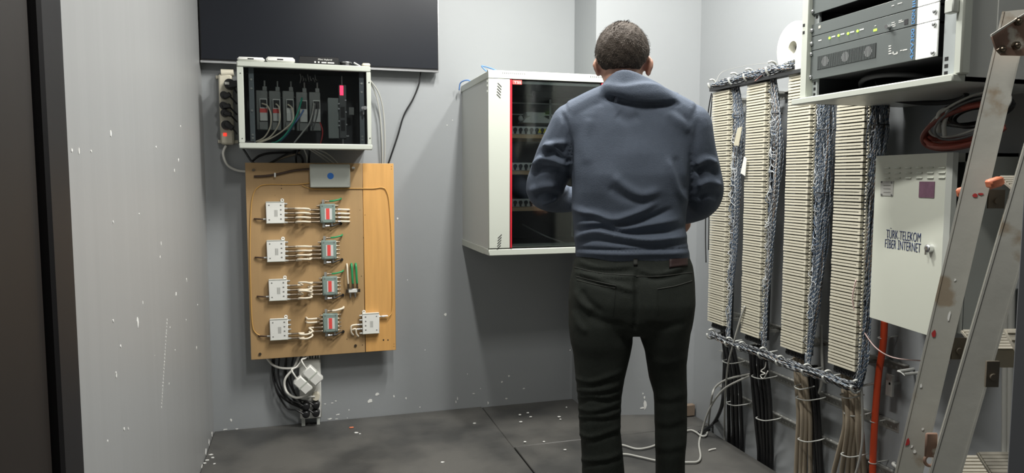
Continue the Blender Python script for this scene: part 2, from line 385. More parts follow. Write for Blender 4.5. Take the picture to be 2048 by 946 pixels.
bx0, bx1, bz0, bz1, bo = -.268, .322, 1.385, 1.775, .27
yf = D-bo
t = T('wall_cabinet', 'small white wall cabinet with a glass front under the television', 'cabinet', (.027, D-.13, bz0))
mb = MB()
for lo, hi in (((bx0+.012, yf+.02, bz0+.008), (bx0+.02, D, bz1-.006)), ((bx1-.02, yf+.02, bz0+.008), (bx1-.012, D, bz1-.006)), ((bx0+.012, yf+.02, bz1-.014), (bx1-.012, D, bz1-.006)), ((bx0+.012, yf+.02, bz0+.008), (bx1-.012, D, bz0+.014))): mb.b2(lo, hi)
O('body', mb, M['pale'], t)
mb = MB()
for lo, hi in (((bx0+.02, yf+.021, bz0+.014), (bx0+.022, D-.004, bz1-.014)), ((bx1-.022, yf+.021, bz0+.014), (bx1-.02, D-.004, bz1-.014)), ((bx0+.02, yf+.021, bz1-.017), (bx1-.02, D-.004, bz1-.014)), ((bx0+.02, yf+.021, bz0+.014), (bx1-.02, D-.004, bz0+.017)), ((bx0+.02, D-.006, bz0+.014), (bx1-.02, D-.002, bz1-.014))): mb.b2(lo, hi)
O('lining', mb, M['dark'], t, label='dark inside of the cabinet')
O('top_bar', MB().b2((bx0, yf-.004, bz1-.026), (bx1, yf+.022, bz1), .004), M['white'], t)
O('bottom_bar', MB().b2((bx0, yf-.004, bz0), (bx1+.003, yf+.022, bz0+.026), .004), M['white'], t)
O('left_stile', MB().b2((bx0, yf, bz0+.026), (bx0+.027, yf+.02, bz1-.026), .002), M['white'], t)
O('right_stile', MB().b2((bx1-.02, yf, bz0+.026), (bx1, yf+.02, bz1-.026), .002), M['white'], t)
gp = O('glass_pane', MB().b2((bx0+.027, yf+.004, bz0+.026), (bx1-.02, yf+.008, bz1-.026)), M['glass'], t)
for z in (1.72, 1.43): O('screw', MB().cyl((bx0+.015, yf-.0015, z), (bx0+.015, yf+.002, z), .0022), M['hole'], t)
for z in (1.70, 1.44): O('screw', MB().cyl((bx1-.008, yf-.0015, z), (bx1-.008, yf+.002, z), .0028), M['hole'], t)
lk = B(730, 216, bo); O('lock', MB().cyl(lk+V3(0, -.006, 0), lk+V3(0, .01, 0), .009, n=14).cyl(lk+V3(-.009, .002, 0), lk+V3(-.009, .016, 0), .008, n=14).b2(lk+V3(-.009, .012, -.03), lk+V3(-.003, .016, -.005)), M['silver'], t)
O('hinge', MB().b2((bx0+.02, yf+.001, bz0+.026), (bx0+.065, yf+.0035, bz0+.034)), M['black'], t)
for xx in (bx0+.046, bx1-.05):
    rl = O('mounting_rail', MB().b2((xx, yf+.05, bz0+.02), (xx+.022, yf+.056, bz1-.02)), mat('rail_blue_grey', (.20, .23, .25), .5), t)
    for zz in (1.70, 1.66, 1.56, 1.45, 1.435): O('screw', MB().cyl((xx+.011, yf+.045, zz), (xx+.011, yf+.05, zz), .005, n=8), M['steel'], rl)

# five modules on the rail inside the glass box
M['modg'] = mat('module_grey', (.20, .21, .20), .5); M['modl'] = mat('module_light', (.62, .63, .60), .5)
mo = .195
def module(px, py):
    c = B(px, py, mo); y = D-mo
    t = T('rail_module', '', 'module', c)
    O('body', MB().b2(c+V3((-.020)*1.5, .01, (-.052)*1.7), c+V3((.014)*1.5, .09, (.055)*1.7), .003).b2(c+V3((.0)*1.5, .012, (.055)*1.7), c+V3((.012)*1.5, .06, (.066)*1.7)), M['modg'], t)
    O('foot', MB().b2(c+V3((-.012)*1.5, -.004, (-.052)*1.7), c+V3((.014)*1.5, .01, (-.030)*1.7), .002), M['modg'], t)
    O('face_plate', MB().b2(c+V3((-.009)*1.5, -.008, (-.028)*1.7), c+V3((.013)*1.5, .01, (.032)*1.7), .001), M['modl'], t)
    O('socket', MB().b2(c+V3((-.007)*1.5, -.0095, (.008)*1.7), c+V3((.011)*1.5, -.008, (.029)*1.7)), M['black'], t)
    O('label', MB().b2(c+V3((-.009)*1.5, -.0095, (-.006)*1.7), c+V3((.013)*1.5, -.008, (.005)*1.7)), M['redlab'], t)
    O('latch', MB().cyl(c+V3((.006)*1.5, .02, (.055)*1.7), c+V3((.006)*1.5, .02, (.082)*1.7), .004, n=8), M['steel'], t)
    return t
centres = [(526, 221), (552, 222), (579, 222), (606, 224), (632, 224)]
words5 = ['first', 'second', 'third', 'fourth', 'fifth']
m0 = None
for i, p in enumerate(centres):
    t = module(*p) if i == 0 else dup(m0, B(*p, mo))
    if i == 0: m0 = t
    t['label'] = 'grey rail module %s from the left inside the small glass cabinet' % words5[i]; t['group'] = 'modules inside the glass cabinet'
    if i > 1:
        for ch in list(t.children):
            if ch.name.startswith('label'): ch.data = ch.data.copy(); ch.data.materials[0] = M['label']
c = B(676, 240, .195)
t = T('power_supply', 'dark grey power supply with a red lit display inside the glass cabinet', 'power supply', c+V3((0)*1.2, .02, (-.08)*1.22))
O('body', MB().b2(c+V3((-.038)*1.2, 0, (-.072)*1.22), c+V3((.004)*1.2, .10, (.085)*1.22), .002), mat('psu_grey', (.22, .25, .24), .45), t)
O('front', MB().b2(c+V3((.004)*1.2, -.012, (-.072)*1.22), c+V3((.034)*1.2, .06, (.135)*1.22), .003), mat('psu_dark', (.08, .088, .09), .45), t)
O('display', MB().b2(c+V3((.009)*1.2, -.0135, (.095)*1.22), c+V3((.022)*1.2, -.012, (.132)*1.22)), mat('red_display', (1, .02, .06), .4, emit=2.2), t, label='red lit display')
for z in (.008, -.043): O('socket', MB().b2(c+V3((.010)*1.2, -.0145, (z)*1.22), c+V3((.026)*1.2, -.012, (z+.042)*1.22)), M['blackm'], t)
for dx, dz in ((.004, .062), (.004, .042), (.004, -.005), (.004, -.022), (.030, .076), (.031, .030), (.032, -.018), (.033, -.062), (.038, -.062)): O('screw', MB().cyl(c+V3((dx)*1.2, -.017, (dz)*1.22), c+V3((dx)*1.2, -.011, (dz)*1.22), .004, n=8), M['silver'], t)
O('strap', MB().cyl(c+V3((.018)*1.2, 0, (.135)*1.22), c+V3((.018)*1.2, 0, (.17)*1.22), .003, n=6).cyl(c+V3((.018)*1.2, 0, (-.072)*1.22), c+V3((.018)*1.2, 0, (-.095)*1.22), .003, n=6), M['galv'], t)
c = B(703, 222, .10); O('plate', MB().b2(c+V3(-.012, 0, -.018), c+V3(.012, .01, .018)), M['modg'], t)

def bc(name_label, pts, r, m, off=.14, group='patch cables in the glass cabinet', n=7):
    P = [B(p[0], p[1], min(.252, (p[2] if len(p) > 2 else off)+.05)) for p in pts]
    return cable('patch_cable', name_label, P, r, m, group, n=n)
bc('cream patch cable from the first rail module', [(524, 207, .158), (535, 212, .18), (542, 230, .20), (540, 255, .19), (528, 275, .17), (510, 284, .16)], .0034, M['creamc'])
bc('cream patch cable from the second rail module', [(552, 208, .158), (558, 215, .18), (560, 238, .20), (553, 258, .19), (538, 275, .17), (515, 285, .165)], .0034, M['creamc'])
bc('cream patch cable from the third rail module', [(576, 209, .158), (585, 218, .18), (586, 240, .20), (570, 258, .19), (545, 275, .17), (518, 286, .17)], .0036, M['creamc'])
bc('green patch cable arching down inside the glass cabinet', [(604, 196, .16), (599, 215, .19), (588, 243, .205), (572, 268, .20), (555, 283, .19), (544, 286, .17)], .0044, M['teal'])
bc('blue patch cable crossing behind the green one', [(607, 220, .158), (600, 232, .17), (588, 248, .18), (575, 268, .18), (560, 284, .17)], .0036, M['blue'])
bc('light grey patch cable running down from the fifth rail module', [(628, 207, .158), (625, 225, .18), (618, 248, .19), (605, 265, .18), (588, 286, .16)], .004, M['greyc'])
bc('thin dark grey patch cable left of the pair on the fifth module', [(631, 207, .158), (628, 228, .175), (622, 252, .17)], .003, M['dgreyc'])
bc('thin dark grey patch cable right of the pair on the fifth module', [(636, 207, .158), (635, 228, .178), (626, 258, .17)], .003, M['dgreyc'])
bc('red wire hanging to the cabinet bottom beside the modules', [(640, 245, .15), (645, 260, .15), (644, 275, .15), (641, 287, .14)], .003, M['redc'])
mb = MB()
for k in range(7): mb.tube([B(600+k*5, 148+(k*37 % 11), .12), B(602+k*5, 156+(k*17 % 7), .14), B(600+k*6, 166-(k*13 % 9), .11)], .0022, 5)
one('wire_tuft', mb, M['whitec'], 'tuft of pale wire ends under the roof of the glass cabinet', 'wires', B(612, 155, .12), kind='stuff', smooth=180)
mb = MB()
for i in range(3): mb.tube([B(527+i*27, 190, .14), B(538+i*27, 196, .13), B(550+i*27, 199, .10)], .0018, 5)
one('link_wire', mb, M['greyc'], 'thin grey link wires strung between the rail modules', 'wires', B(527, 190, .14), kind='stuff', smooth=180)

# on the roof of the glass box
ft = bz1
def router(x0, x1, y0, y1, h, label):
    t = T('router', label, 'router', ((x0+x1)/2, (y0+y1)/2, ft), None)
    O('case', MB().b2((x0, y0, ft), (x1, y1, ft+h), .009), M['whitep'], t)
    O('vent_slot', MB().b2(((x0+x1)/2-.014, y0-.001, ft+h*.45), ((x0+x1)/2+.012, y0+.002, ft+h*.45+.005)), M['hole'], t)
router(-.266, -.148, yf+.005, yf+.10, .020, 'flat white router at the left end on the glass cabinet')
router(-.143, -.018, yf+.004, yf+.11, .026, 'flat white router beside the black box on the glass cabinet')
t = T('set_top_box', 'small black box with white lettering on the glass cabinet', 'box', (.08, yf+.1, ft))
O('case', MB().b2((.000, yf+.012, ft), (.178, yf+.11, ft+.036), .003), M['black'], t)
text('lettering', 'Mini Hybrid', M['label'], t, (.085, yf+.0115, ft+.020), (1, 0, 0), (0, 0, 1), .011, .062)
for x, w_ in ((.068, .007), (.084, .007), (.100, .022), (.127, .03)): O('print_mark', MB().b2((x, yf+.0108, ft+.007), (x+w_, yf+.012, ft+.0125 if w_ > .01 else ft+.014)), M['label'], t)
t = T('puck', 'round black puck with a shiny rim on the glass cabinet', 'device', (.21, yf+.06, ft))
O('base', MB().cyl((.212, yf+.05, ft), (.212, yf+.05, ft+.016), .03, .028, 20), M['black'], t); O('cap', MB().ball((.212, yf+.05, ft+.019), (.030, .030, .007), 20, 8), M['silver'], t, 180)
c = V3(.262, yf+.03, ft+.010); one('card', MB().box(c, (.034, .03, .004), [(.88, 0, -.47), (0, 1, 0), (.47, 0, .88)]), M['whitep'], 'white card leaning beside the black puck', 'card', c)
c = V3(.302, yf+.03, ft+.008); one('plastic_cover', MB().b2((.284, yf+.008, ft), (.322, yf+.05, ft+.016), .005), M['cream'], 'small cream cap at the right end on the glass cabinet', 'cap', c)

# power strip on the far left with its black plugs
t = T('power_strip', 'white vertical power strip with a red switch left of the glass cabinet', 'power strip', (-.335, D-.02, 1.41))
O('case', MB().b2((-.368, D-.05, 1.412), (-.308, D, 1.745), .008), M['cream'], t)
O('top_cap', MB().cyl((-.355, D-.035, 1.748), (-.30, D-.035, 1.752), .02, .016, 12), M['cream'], t)
for x_, z_ in ((-.382, 1.725), (-.382, 1.42), (-.31, 1.42)): O('lug', MB().b2((x_, D-.012, z_), (x_+.018, D-.002, z_+.015)), M['cream'], t)
c = B(450, 269, .05); O('switch', MB().b2(c+V3(-.008, -.004, -.008), c+V3(.008, .004, .008), .002), mat('red_switch', (.9, .05, .03), .4, emit=.6), t, label='red lit switch')
def plug(px, py, s, label, tilt=0., group='black plugs in the left power strip'):
    c = B(px, py, .075); t = T('plug', label, 'plug', c+V3(0, .02, 0), group)
    a = [(math.cos(tilt), 0, math.sin(tilt)), (0, 1, 0), (-math.sin(tilt), 0, math.cos(tilt))]
    O('body', MB().cyl(c+V3(0, .025, 0), c+V3(0, -.012, 0), s*.021, s*.019, 14).box(c+V3(.015, -.012, -.004), (s*.04, .03, s*.024), a, .004), M['black'], t)
    e = B(474, py+18, .06); O('cord', MB().tube([c+V3(.025, -.012, -.006), (c+e)/2+V3(0, -.02, .012), e], .0042, 7), M['black'], t, 180); return t
t = plug(459, 168, 1.25, 'big black adapter with a white label at the top of the left strip', .2)
c = B(455, 168, .075); O('sticker', MB().box(c+V3(0, -.028, 0), (.02, .002, .012)), M['label'], t)
plug(448, 190, .9, 'black plug second from the top of the left strip', .5); plug(447, 211, .9, 'round black plug third from the top of the left strip', .1)
plug(449, 226, .9, 'black plug fourth from the top of the left strip', -.3); plug(452, 250, 1.1, 'black plug just above the red switch of the left strip', -.7)
cable('power_cable', 'white cord curving from the left power strip behind the wooden board', [B(452, 291, .03), B(446, 308, .03), B(455, 330, .025), B(475, 341, .02), B(500, 343, .02)], .0062, M['whitec'])
# cables around the box
cable('coax_cable', 'thin grey cable on the left of the pair beside the glass cabinet', [B(738, 160, .06), B(752, 190, .04), B(760, 230, .03), B(764, 280, .03), B(765, 335, .02)], .0038, M['greyc'], 'grey cables right of the glass cabinet')
cable('coax_cable', 'thin grey cable on the right of the pair beside the glass cabinet', [B(738, 158, .07), B(757, 185, .05), B(767, 225, .03), B(770, 280, .03), B(769, 335, .02)], .0038, M['greyc'], 'grey cables right of the glass cabinet')
cable('power_cable', 'black cord hanging from the television down behind the board', [B(842, 140, .03), B(838, 168, .03), B(826, 198, .03), B(808, 230, .03), B(796, 270, .03), B(785, 303, .03), B(774, 335, .02)], .0042, M['black'])
cable('power_cable', 'black cord sagging from the left under the glass cabinet', [B(478, 285, .06), B(492, 306, .05), B(506, 325, .08), B(528, 330, .09), B(548, 322, .08), B(575, 308, .05), B(600, 300, .03)], .005, M['black'])
cable('power_cable', 'black cord looping behind the gap under the glass cabinet', [B(505, 322, .03), B(520, 311, .03), B(545, 306, .03), B(590, 306, .03), B(605, 318, .03), B(603, 335, .02)], .0055, M['black'])
cable('coax_cable', 'brownish grey cable dipping behind the board top edge', [B(530, 332, .02), B(550, 322, .025), B(575, 313, .03), B(600, 306, .03)], .005, M['tan'])
for i, (a, b, cc) in enumerate([((618, 298), (640, 312), (668, 334)), ((625, 298), (650, 313), (676, 334)), ((634, 298), (658, 310), (682, 334)), ((608, 298), (614, 315), (612, 334))]):
    cable('coax_cable', ['lower left grey cable of the bunch slanting from the glass cabinet', 'middle grey cable of the bunch slanting from the glass cabinet', 'upper right grey cable of the bunch slanting from the glass cabinet', 'short grey cable dropping straight under the glass cabinet'][i], [B(*a, .09), B(*b, .07), B(*cc, .02)], .0038, M['greyc'], 'grey cables under the glass cabinet')
for i in range(2): cable('power_cable', ['left black cord dropping under the glass cabinet', 'right black cord dropping under the glass cabinet'][i], [B(596+i*24, 298, .06), B(592+i*26, 315, .05), B(594+i*24, 336, .02)], .005, M['black'], 'black cords under the glass cabinet')

# ================================================================ WOODEN BOARD
B_at = B
def B(px, py, off=0.): return B_at(px, py, off+.04)      # the board stands 0.10 m off the wall
wx0, wxs, wx1, wz0, wz1 = -.257, .290, .444, .371, 1.325
yb = D-.10
t = T('wooden_board', 'tan wooden board with an orange pine plank on its right, fixed to the wall', 'board', (.09, D-.05, wz0))
O('panel', MB().b2((wx0, yb, wz0), (wxs-.001, yb+.018, wz1), .0015), M['board'], t)
O('plank', MB().b2((wxs+.001, yb-.001, wz0+.001), (wx1, yb+.018, wz1), .0015), M['plank'], t, label='orange pine plank along the right side')
for x in (-.20, .36): O('batten', MB().b2((x, yb+.018, wz0+.05), (x+.05, D-.002, wz1-.05)), M['wood'], t)
for p in ((507, 340), (520, 708), (711, 691)):
    c = B(*p, .06); O('screw', MB().cyl(c+V3(0, -.004, 0), c+V3(0, .01, 0), .007, n=10), M['brass'], t)
mb = MB()
for p, r_ in (((783, 333), 3), ((783, 338), 3), ((767, 680), 7), ((776, 680), 6), ((784, 497), 4), ((730, 430), 3), ((727, 475), 3), ((563, 370), 4), ((563, 377), 4), ((723, 552), 3), ((788, 688), 3), ((788, 693), 3), ((725, 690), 3), ((694, 678), 3), ((550, 391), 2), ((720, 420), 2)):
    c = B(*p, .0613); mb.cyl(c+V3(0, -.0003, 0), c+V3(0, .004, 0), r_*.0006, n=8)
O('nail_holes', mb, M['hole'], t, kind='stuff')
bo_ = .06
t = T('junction_box', 'flat grey junction box with a blue dot at the top of the board', 'junction box', B(660, 352, .08))
a, b = B(619, 328, .095), B(701, 375, .095)
O('case', MB().b2((a[0], D-.135, b[2]), (b[0], D-.1015, a[2]), .004), M['junct'], t)
c = B(661, 352, .0955); O('sticker', MB().cyl(c, c+V3(0, .002, 0), .0155, n=24), M['bluel'], t, label='round blue sticker')
for p in ((624, 352), (697, 335), (697, 368)):
    c = B(*p, .0955); O('screw', MB().cyl(c, c+V3(0, .003, 0), .003, n=8), M['galv'], t)
c = B(704, 336, .07); O('gland', MB().cyl(c, c+V3(.014, 0, 0), .006, n=8), M['greyc'], t)
c = B(550, 350, .075); one('cable_clip', MB().box(c, (.008, .016, .022), bev=.002), M['whitep'], 'tiny white clip holding the brown cable on the board', 'clip', c)
cable('coax_cable', 'thick brown cable running left from the grey junction box', [B(508, 353, .066), B(530, 352, .068), B(552, 349, .068), B(590, 341, .068), B(620, 338, .075)], .0058, M['brownc'])
cable('fibre_cable', 'thin yellow fibre cable down the left edge of the board', [B(620, 366, .068), B(590, 369, .064), B(535, 369, .064), B(517, 374, .064), B(507, 388, .064), B(502, 420, .064), B(500, 500, .064), B(502, 600, .064), B(505, 650, .064), B(511, 665, .064), B(522, 672, .066)], .0022, M['yellowc'])
cable('fibre_cable', 'thin yellow fibre cable down the right plank of the board', [B(604, 371, .064), B(630, 378, .064), B(702, 377, .064), B(745, 377, .065), B(764, 375, .066), B(773, 382, .066), B(779, 410, .066), B(784, 500, .066), B(785, 590, .066), B(784, 622, .068), B(778, 632, .074), B(771, 633, .079)], .0022, M['yellowc'])

# four white splitters and four grey-green multiswitches with their jumpers
def connector(mb, p, d, l=.014, r_=.0046):
    p, d = V3(*p), unit(d); mb.cyl(p, p+d*l*.35, r_*1.25, n=6).cyl(p+d*l*.35, p+d*l, r_, n=8); return mb
SO = .085          # front face distance from the wall
def splitter(c, mirror=1, name='antenna_splitter'):
    t = T(name, '', 'splitter', c)
    w2, h2 = .042, .052
    O('body', MB().b2(c+V3(-w2, 0, -h2), c+V3(w2, .022, h2), .002), M['whitep'], t)
    for z_ in (-h2, h2-.003): O('lip', MB().b2(c+V3(-w2, -.0015, z_), c+V3(w2, 0, z_+.003)), M['white'], t)
    O('ear', MB().ring(c+V3(mirror*w2*.78, .018, h2+.006), (0, 1, 0), .006, .003, 12, 6), M['whitep'], t)
    for k in range(5): O('connector', connector(MB(), c+V3(mirror*w2, .012, h2*.78-k*.0225), (mirror, 0, 0)), M['galv'], t)
    O('connector', connector(MB(), c+V3(-mirror*w2, .012, -h2*.62 if mirror > 0 else h2*.6), (-mirror, 0, 0)), M['galv'], t)
    mb = MB()
    for k in range(4): mb.b2(c+V3(mirror*(w2-.016)-.004, -.0006, h2*.66-k*.022-.003), c+V3(mirror*(w2-.016)+.003, .001, h2*.66-k*.022+.003))
    mb.b2(c+V3(-mirror*.028-.003, -.0006, h2*.62), c+V3(-mirror*.028+.003, .001, h2*.72)).b2(c+V3(-mirror*.028-.003, -.0006, -h2*.72), c+V3(-mirror*.028+.003, .001, -h2*.62))
    for k in range(4): mb.b2(c+V3(-.004+k*.004, -.0005, -.02), c+V3(-.0025+k*.004, .001, .012))
    O('print', mb, M['print'], t, kind='stuff'); return t
def multiswitch(c):
    t = T('multiswitch', '', 'multiswitch', c)
    w2, h2 = .036, .047
    O('body', MB().b2(c+V3(-w2, 0, -h2), c+V3(w2, .024, h2), .003).b2(c+V3(-w2+.004, -.002, -h2+.004), c+V3(w2-.004, .001, h2-.004), .001), M['swgreen'], t)
    O('label_plate', MB().b2(c+V3(-.014, -.003, -.030), c+V3(.02, -.001, .025)), M['modl'], t)
    O('label', MB().b2(c+V3(-.008, -.004, -.028), c+V3(.008, -.0028, .025)), M['redlab'], t, label='red label stripe')
    O('bracket', MB().b2(c+V3(-.026, .014, h2), c+V3(-.014, .022, h2+.02)).b2(c+V3(-.026, .014, -h2-.022), c+V3(-.014, .022, -h2)).cyl(c+V3(.020, .012, -h2-.014), c+V3(.020, .012, -h2), .005, n=8), M['galv'], t)
    for s_ in (-1, 1):
        for k in range(5): O('connector', connector(MB(), c+V3(s_*w2, .012, .038-k*.0195), (s_, 0, 0), .016, .0042), M['brass'], t)
    O('connector', connector(MB(), c+V3(-.012, .004, h2+.012), (1, 0, .05), .024, .0045), M['brass'], t)
    O('connector', connector(MB(), c+V3(-.012, .0, -h2-.014), (1, 0, .05), .020, .0045), M['silver'], t)
    O('screw_dots', MB().b2(c+V3(-.028, -.003, -.04), c+V3(-.022, -.0015, -.034)).b2(c+V3(.022, -.003, -.04), c+V3(.028, -.0015, -.034)).b2(c+V3(-.028, -.003, .034), c+V3(-.022, -.0015, .04)).b2(c+V3(.022, -.003, .034), c+V3(.028, -.0015, .04)), M['print'], t, kind='stuff')
    return t
ROW = ['top', 'second', 'third', 'bottom']
spc = [(550.5, 425), (552, 502), (556, 580), (558, 659)]; msc = [(655.5, 427), (658, 500), (660, 572), (661, 646)]
s0 = m0 = None; SP = []; MS = []
for i in range(4):
    c = B(*spc[i], SO); SP.append(c)
    t = splitter(c) if i == 0 else dup(s0, c); s0 = s0 or t
    t['label'] = 'white antenna splitter in the %s row on the left of the board' % ROW[i]; t['group'] = 'white splitters on the board'
    c = B(*msc[i], SO+.006); MS.append(c)
    t = multiswitch(c) if i == 0 else dup(m0, c); m0 = m0 or t
    t['label'] = 'grey green multiswitch with a red stripe in the %s row of the board' % ROW[i]; t['group'] = 'multiswitches on the board'
def jumper(p0, p1, row, k, sag, out):
    """cream coaxial jumper between two connectors: metal ends and a bowed jacket"""
    p0, p1 = V3(*p0), V3(*p1); t = T('coax_jumper', 'cream coaxial jumper %s from the top between splitter and multiswitch, %s row' % (words5[k], ROW[row]), 'cable', p0, 'coaxial jumpers in the %s row' % ROW[row])
    q0, q1 = p0+V3(.034, 0, 0), p1-V3(.028, 0, 0); mid = (q0+q1)/2
    P = [q0, q0+V3(.025, -.004, 0), mid+V3(-.03, -out*.8, sag), mid+V3(.005, -out, sag*1.1), mid+V3(.03, -out*.5, sag*.2), q1-V3(.022, .002, 0), q1]
    O('jacket', MB().tube(P, .0046, 7, 6), M['creamc'], t, 180)
    O('end_fitting', MB().cyl(p0, q0, .0052, .0044, 8), M['brass'], t); O('end_fitting', MB().cyl(p1, q1, .0052, .0044, 8), M['brass'], t)
for i in range(3):
    for k in range(4):
        p0 = SP[i]+V3(.056, .012, .052*.78-(k+1)*.0225); p1 = MS[i]+V3(-.052, .012, .0185-k*.0195)
        jumper(p0, p1, i, k, (.004 if i < 2 else .012-.007*(k % 2)*2), .040-.006*(k % 2))
for k in range(2):
    jumper(SP[3]+V3(.056, .012, .052*.78-(k+3)*.0225), MS[3]+V3(-.052, .012, -.001-(k+1)*.0195), 3, k, -.012, .03)
for k in range(2):
    p1 = MS[3]+V3(-.052, .012, .034-(k+1)*.018+.008); h_ = B(612, 635+k*8, .062)
    t = T('coax_stub', '%s short cream coaxial stub curling into the board left of the bottom multiswitch' % ('upper', 'lower')[k], 'cable', p1, 'coaxial stubs of the bottom row')
    O('jacket', MB().tube([p1-V3(.012, 0, 0), p1-V3(.03, .01, -.001), p1-V3(.055, .012, -.002), h_+V3(.004, -.018, .001), h_], .0046, 7), M['creamc'], t, 180)
    O('end_fitting', MB().cyl(p1, p1-V3(.02, 0, 0), .005, .0045, 8), M['brass'], t)
for k in range(4):
    p = MS[0]+V3(.050, .012, .0185-k*.0195)
    t = T('coax_stub', '%s cream coaxial stub on the right side of the top multiswitch' % words5[k], 'cable', p, 'coaxial stubs right of the top multiswitch')
    O('jacket', MB().tube([p+V3(.012, 0, 0), p+V3(.03, -.002, -.001), p+V3(.050, .004, -.002), p+V3(.054, .018, -.003)], .0052, 7), M['creamc'], t, 180)
    O('end_fitting', MB().cyl(p, p+V3(.022, 0, 0), .005, .0042, 8), M['silver'], t)
for i in range(4):
    p = MS[i]+V3(.010, .002, .060); e = p+V3(.05, .004, .009)
    t = T('coax_stub', ['dull green coaxial stub above the top multiswitch', 'green coaxial stub above the second multiswitch', 'green coaxial stub above the third multiswitch', 'cream coaxial stub above the bottom multiswitch'][i], 'cable', p, 'coaxial stubs above the multiswitches')
    O('jacket', MB().tube([p, p+V3(.02, -.003, .002), e, e+V3(.006, .02, .003)], .0044 if i < 3 else .006, 7), M['green'] if i < 3 else M['creamc'], t, 180)
    p = MS[i]+V3(.006, 0, -.060); h_ = MS[i]+V3(.062, .026, -.052)
    t = T('coax_stub', 'black coaxial stub running into a hole below the %s multiswitch' % ROW[i], 'cable', p, 'black coaxial stubs below the multiswitches')
    O('jacket', MB().tube([p, p+V3(.015, -.002, -.001), h_+V3(-.012, -.012, -.001), h_], .0036, 7), M['black'], t, 180)
    O('hole_ring', MB().cyl(h_+V3(0, -.003, 0), h_+V3(0, .003, 0), .007, n=10), M['hole'], t)
    p = SP[i]+V3(-.056, .012, -.032)
    t = T('coax_stub', 'brown coaxial stub left of the %s splitter' % ROW[i], 'cable', p, 'brown coaxial stubs left of the splitters')
    O('jacket', MB().tube([p, p+V3(-.014, 0, .001), p+V3(-.034, .006, .002), p+V3(-.042, .010, .003)], [.003, .004, .004, .003], 7), M['brownc'], t, 180)
# splitter on the right plank, and the three-way tap
c = B(742, 647, SO); t = splitter(c, -1); t['label'] = 'white antenna splitter on the orange plank at lower right'
p = c+V3(.056, .012, .0312); O('end_fitting', MB().cyl(p, p+V3(.03, 0, 0), .006, .005, 8), M['silver'], t)
for k in range(2):
    p = c+V3(-.056, .012, .052*.78-(k+2)*.0225); e = B(707+k*10, 670+k*3, .066)
    t = T('coax_stub', ('outer', 'inner')[k]+' cream coaxial stub bending down left of the right splitter', 'cable', p, 'coaxial stubs left of the right splitter')
    O('jacket', MB().tube([p-V3(.012, 0, 0), p-V3(.035, .006, .001), B(702+k*9, 655+k*3, .08), B(703+k*10, 665+k*3, .075), e], .0046, 7), M['creamc'], t, 180)
    O('end_fitting', MB().cyl(p, p-V3(.02, 0, 0), .005, .0045, 8), M['silver'], t)
c = B(706, 582, .085)
t = T('antenna_tap', 'small silver three way tap under the green cables on the board', 'splitter', c)
O('body', MB().b2(c+V3(-.024, 0, -.011), c+V3(.026, .018, .011), .003), M['steel'], t)
for x_ in (-.034, .026): O('lug', MB().b2(c+V3(x_, .004, -.008), c+V3(x_+.010, .012, .008)), M['brass'], t)
O('label', MB().b2(c+V3(-.02, -.001, -.006), c+V3(.02, 0, .006)), M['label'], t)
for k, x in enumerate((-.022, 0., .021)):
    O('connector', connector(MB(), c+V3(x, .008, .011), (0, 0, 1), .03, .005), M['brass'], t)
for x in (-.012, .012): O('connector', connector(MB(), c+V3(x, .008, -.011), (0, 0, -1), .022, .004), M['steel'], t)
for k, x in enumerate((-.022, 0., .021)):
    p = c+V3(x, .006, .036)
    cable('coax_stub', ['cream coaxial stub standing up from the silver tap', 'left green coaxial stub standing up from the silver tap', 'right green coaxial stub standing up from the silver tap'][k], [p, p+V3(-.002, -.004, .03), p+V3(-.003, -.002, .07), p+V3(-.004, .004, .092), p+V3(-.004, .018, .098)], .0042 if k == 0 else .0055, M['creamc'] if k == 0 else M['green'], 'coaxial stubs on the silver tap')

B = B_at
# ================================================================ LOWER POWER STRIP
t = T('power_strip', 'white power strip full of plugs standing on the floor below the board', 'power strip', (.02, D-.03, 0.02))
O('case', MB().b2((-.036, D-.05, .035), (.070, D-.006, .34), .006), M['whitep'], t)
O('foot', MB().b2((-.03, D-.045, .0), (-.012, D-.01, .035)).b2((.045, D-.045, .0), (.06, D-.01, .035)), M['pale'], t)
for k, (px, py) in enumerate([(612, 812), (632, 810), (612, 828), (632, 826)]):
    c = B(px, py, .07); t = T('plug', ['upper left black plug in the lower power strip', 'upper right black plug in the lower power strip', 'lower left black plug in the lower power strip', 'lower right black plug in the lower power strip'][k], 'plug', c, 'black plugs in the lower power strip')
    O('body', MB().cyl(c+V3(0, .02, 0), c+V3(0, -.012, 0), .021, .018, 16).ball(c+V3(0, -.012, 0), (.018, .008, .018), 14, 8), M['black'], t)
    e = B(572 if k % 2 == 0 else 596, py-14, .05)
    O('cord', MB().tube([c+V3(-.01, -.014, .004), (c+e)/2+V3(0, -.012, .006), e, e+V3(-.05, .012, .11), e+V3(-.05, .02, .25)], .0042, 7), M['black'], t, 180)
c = B(632, 793, .07); t = T('plug', 'round white plug at the top right of the lower strip', 'plug', c)
O('body', MB().cyl(c+V3(0, .02, 0), c+V3(0, -.012, 0), .02, .018, 16), M['cream'], t); O('cord', MB().tube([c+V3(-.006, -.012, .004), c+V3(-.022, -.016, .006), c+V3(-.04, 0, .0)], .0045, 7), M['whitec'], t, 180)
ang = math.radians(-48)
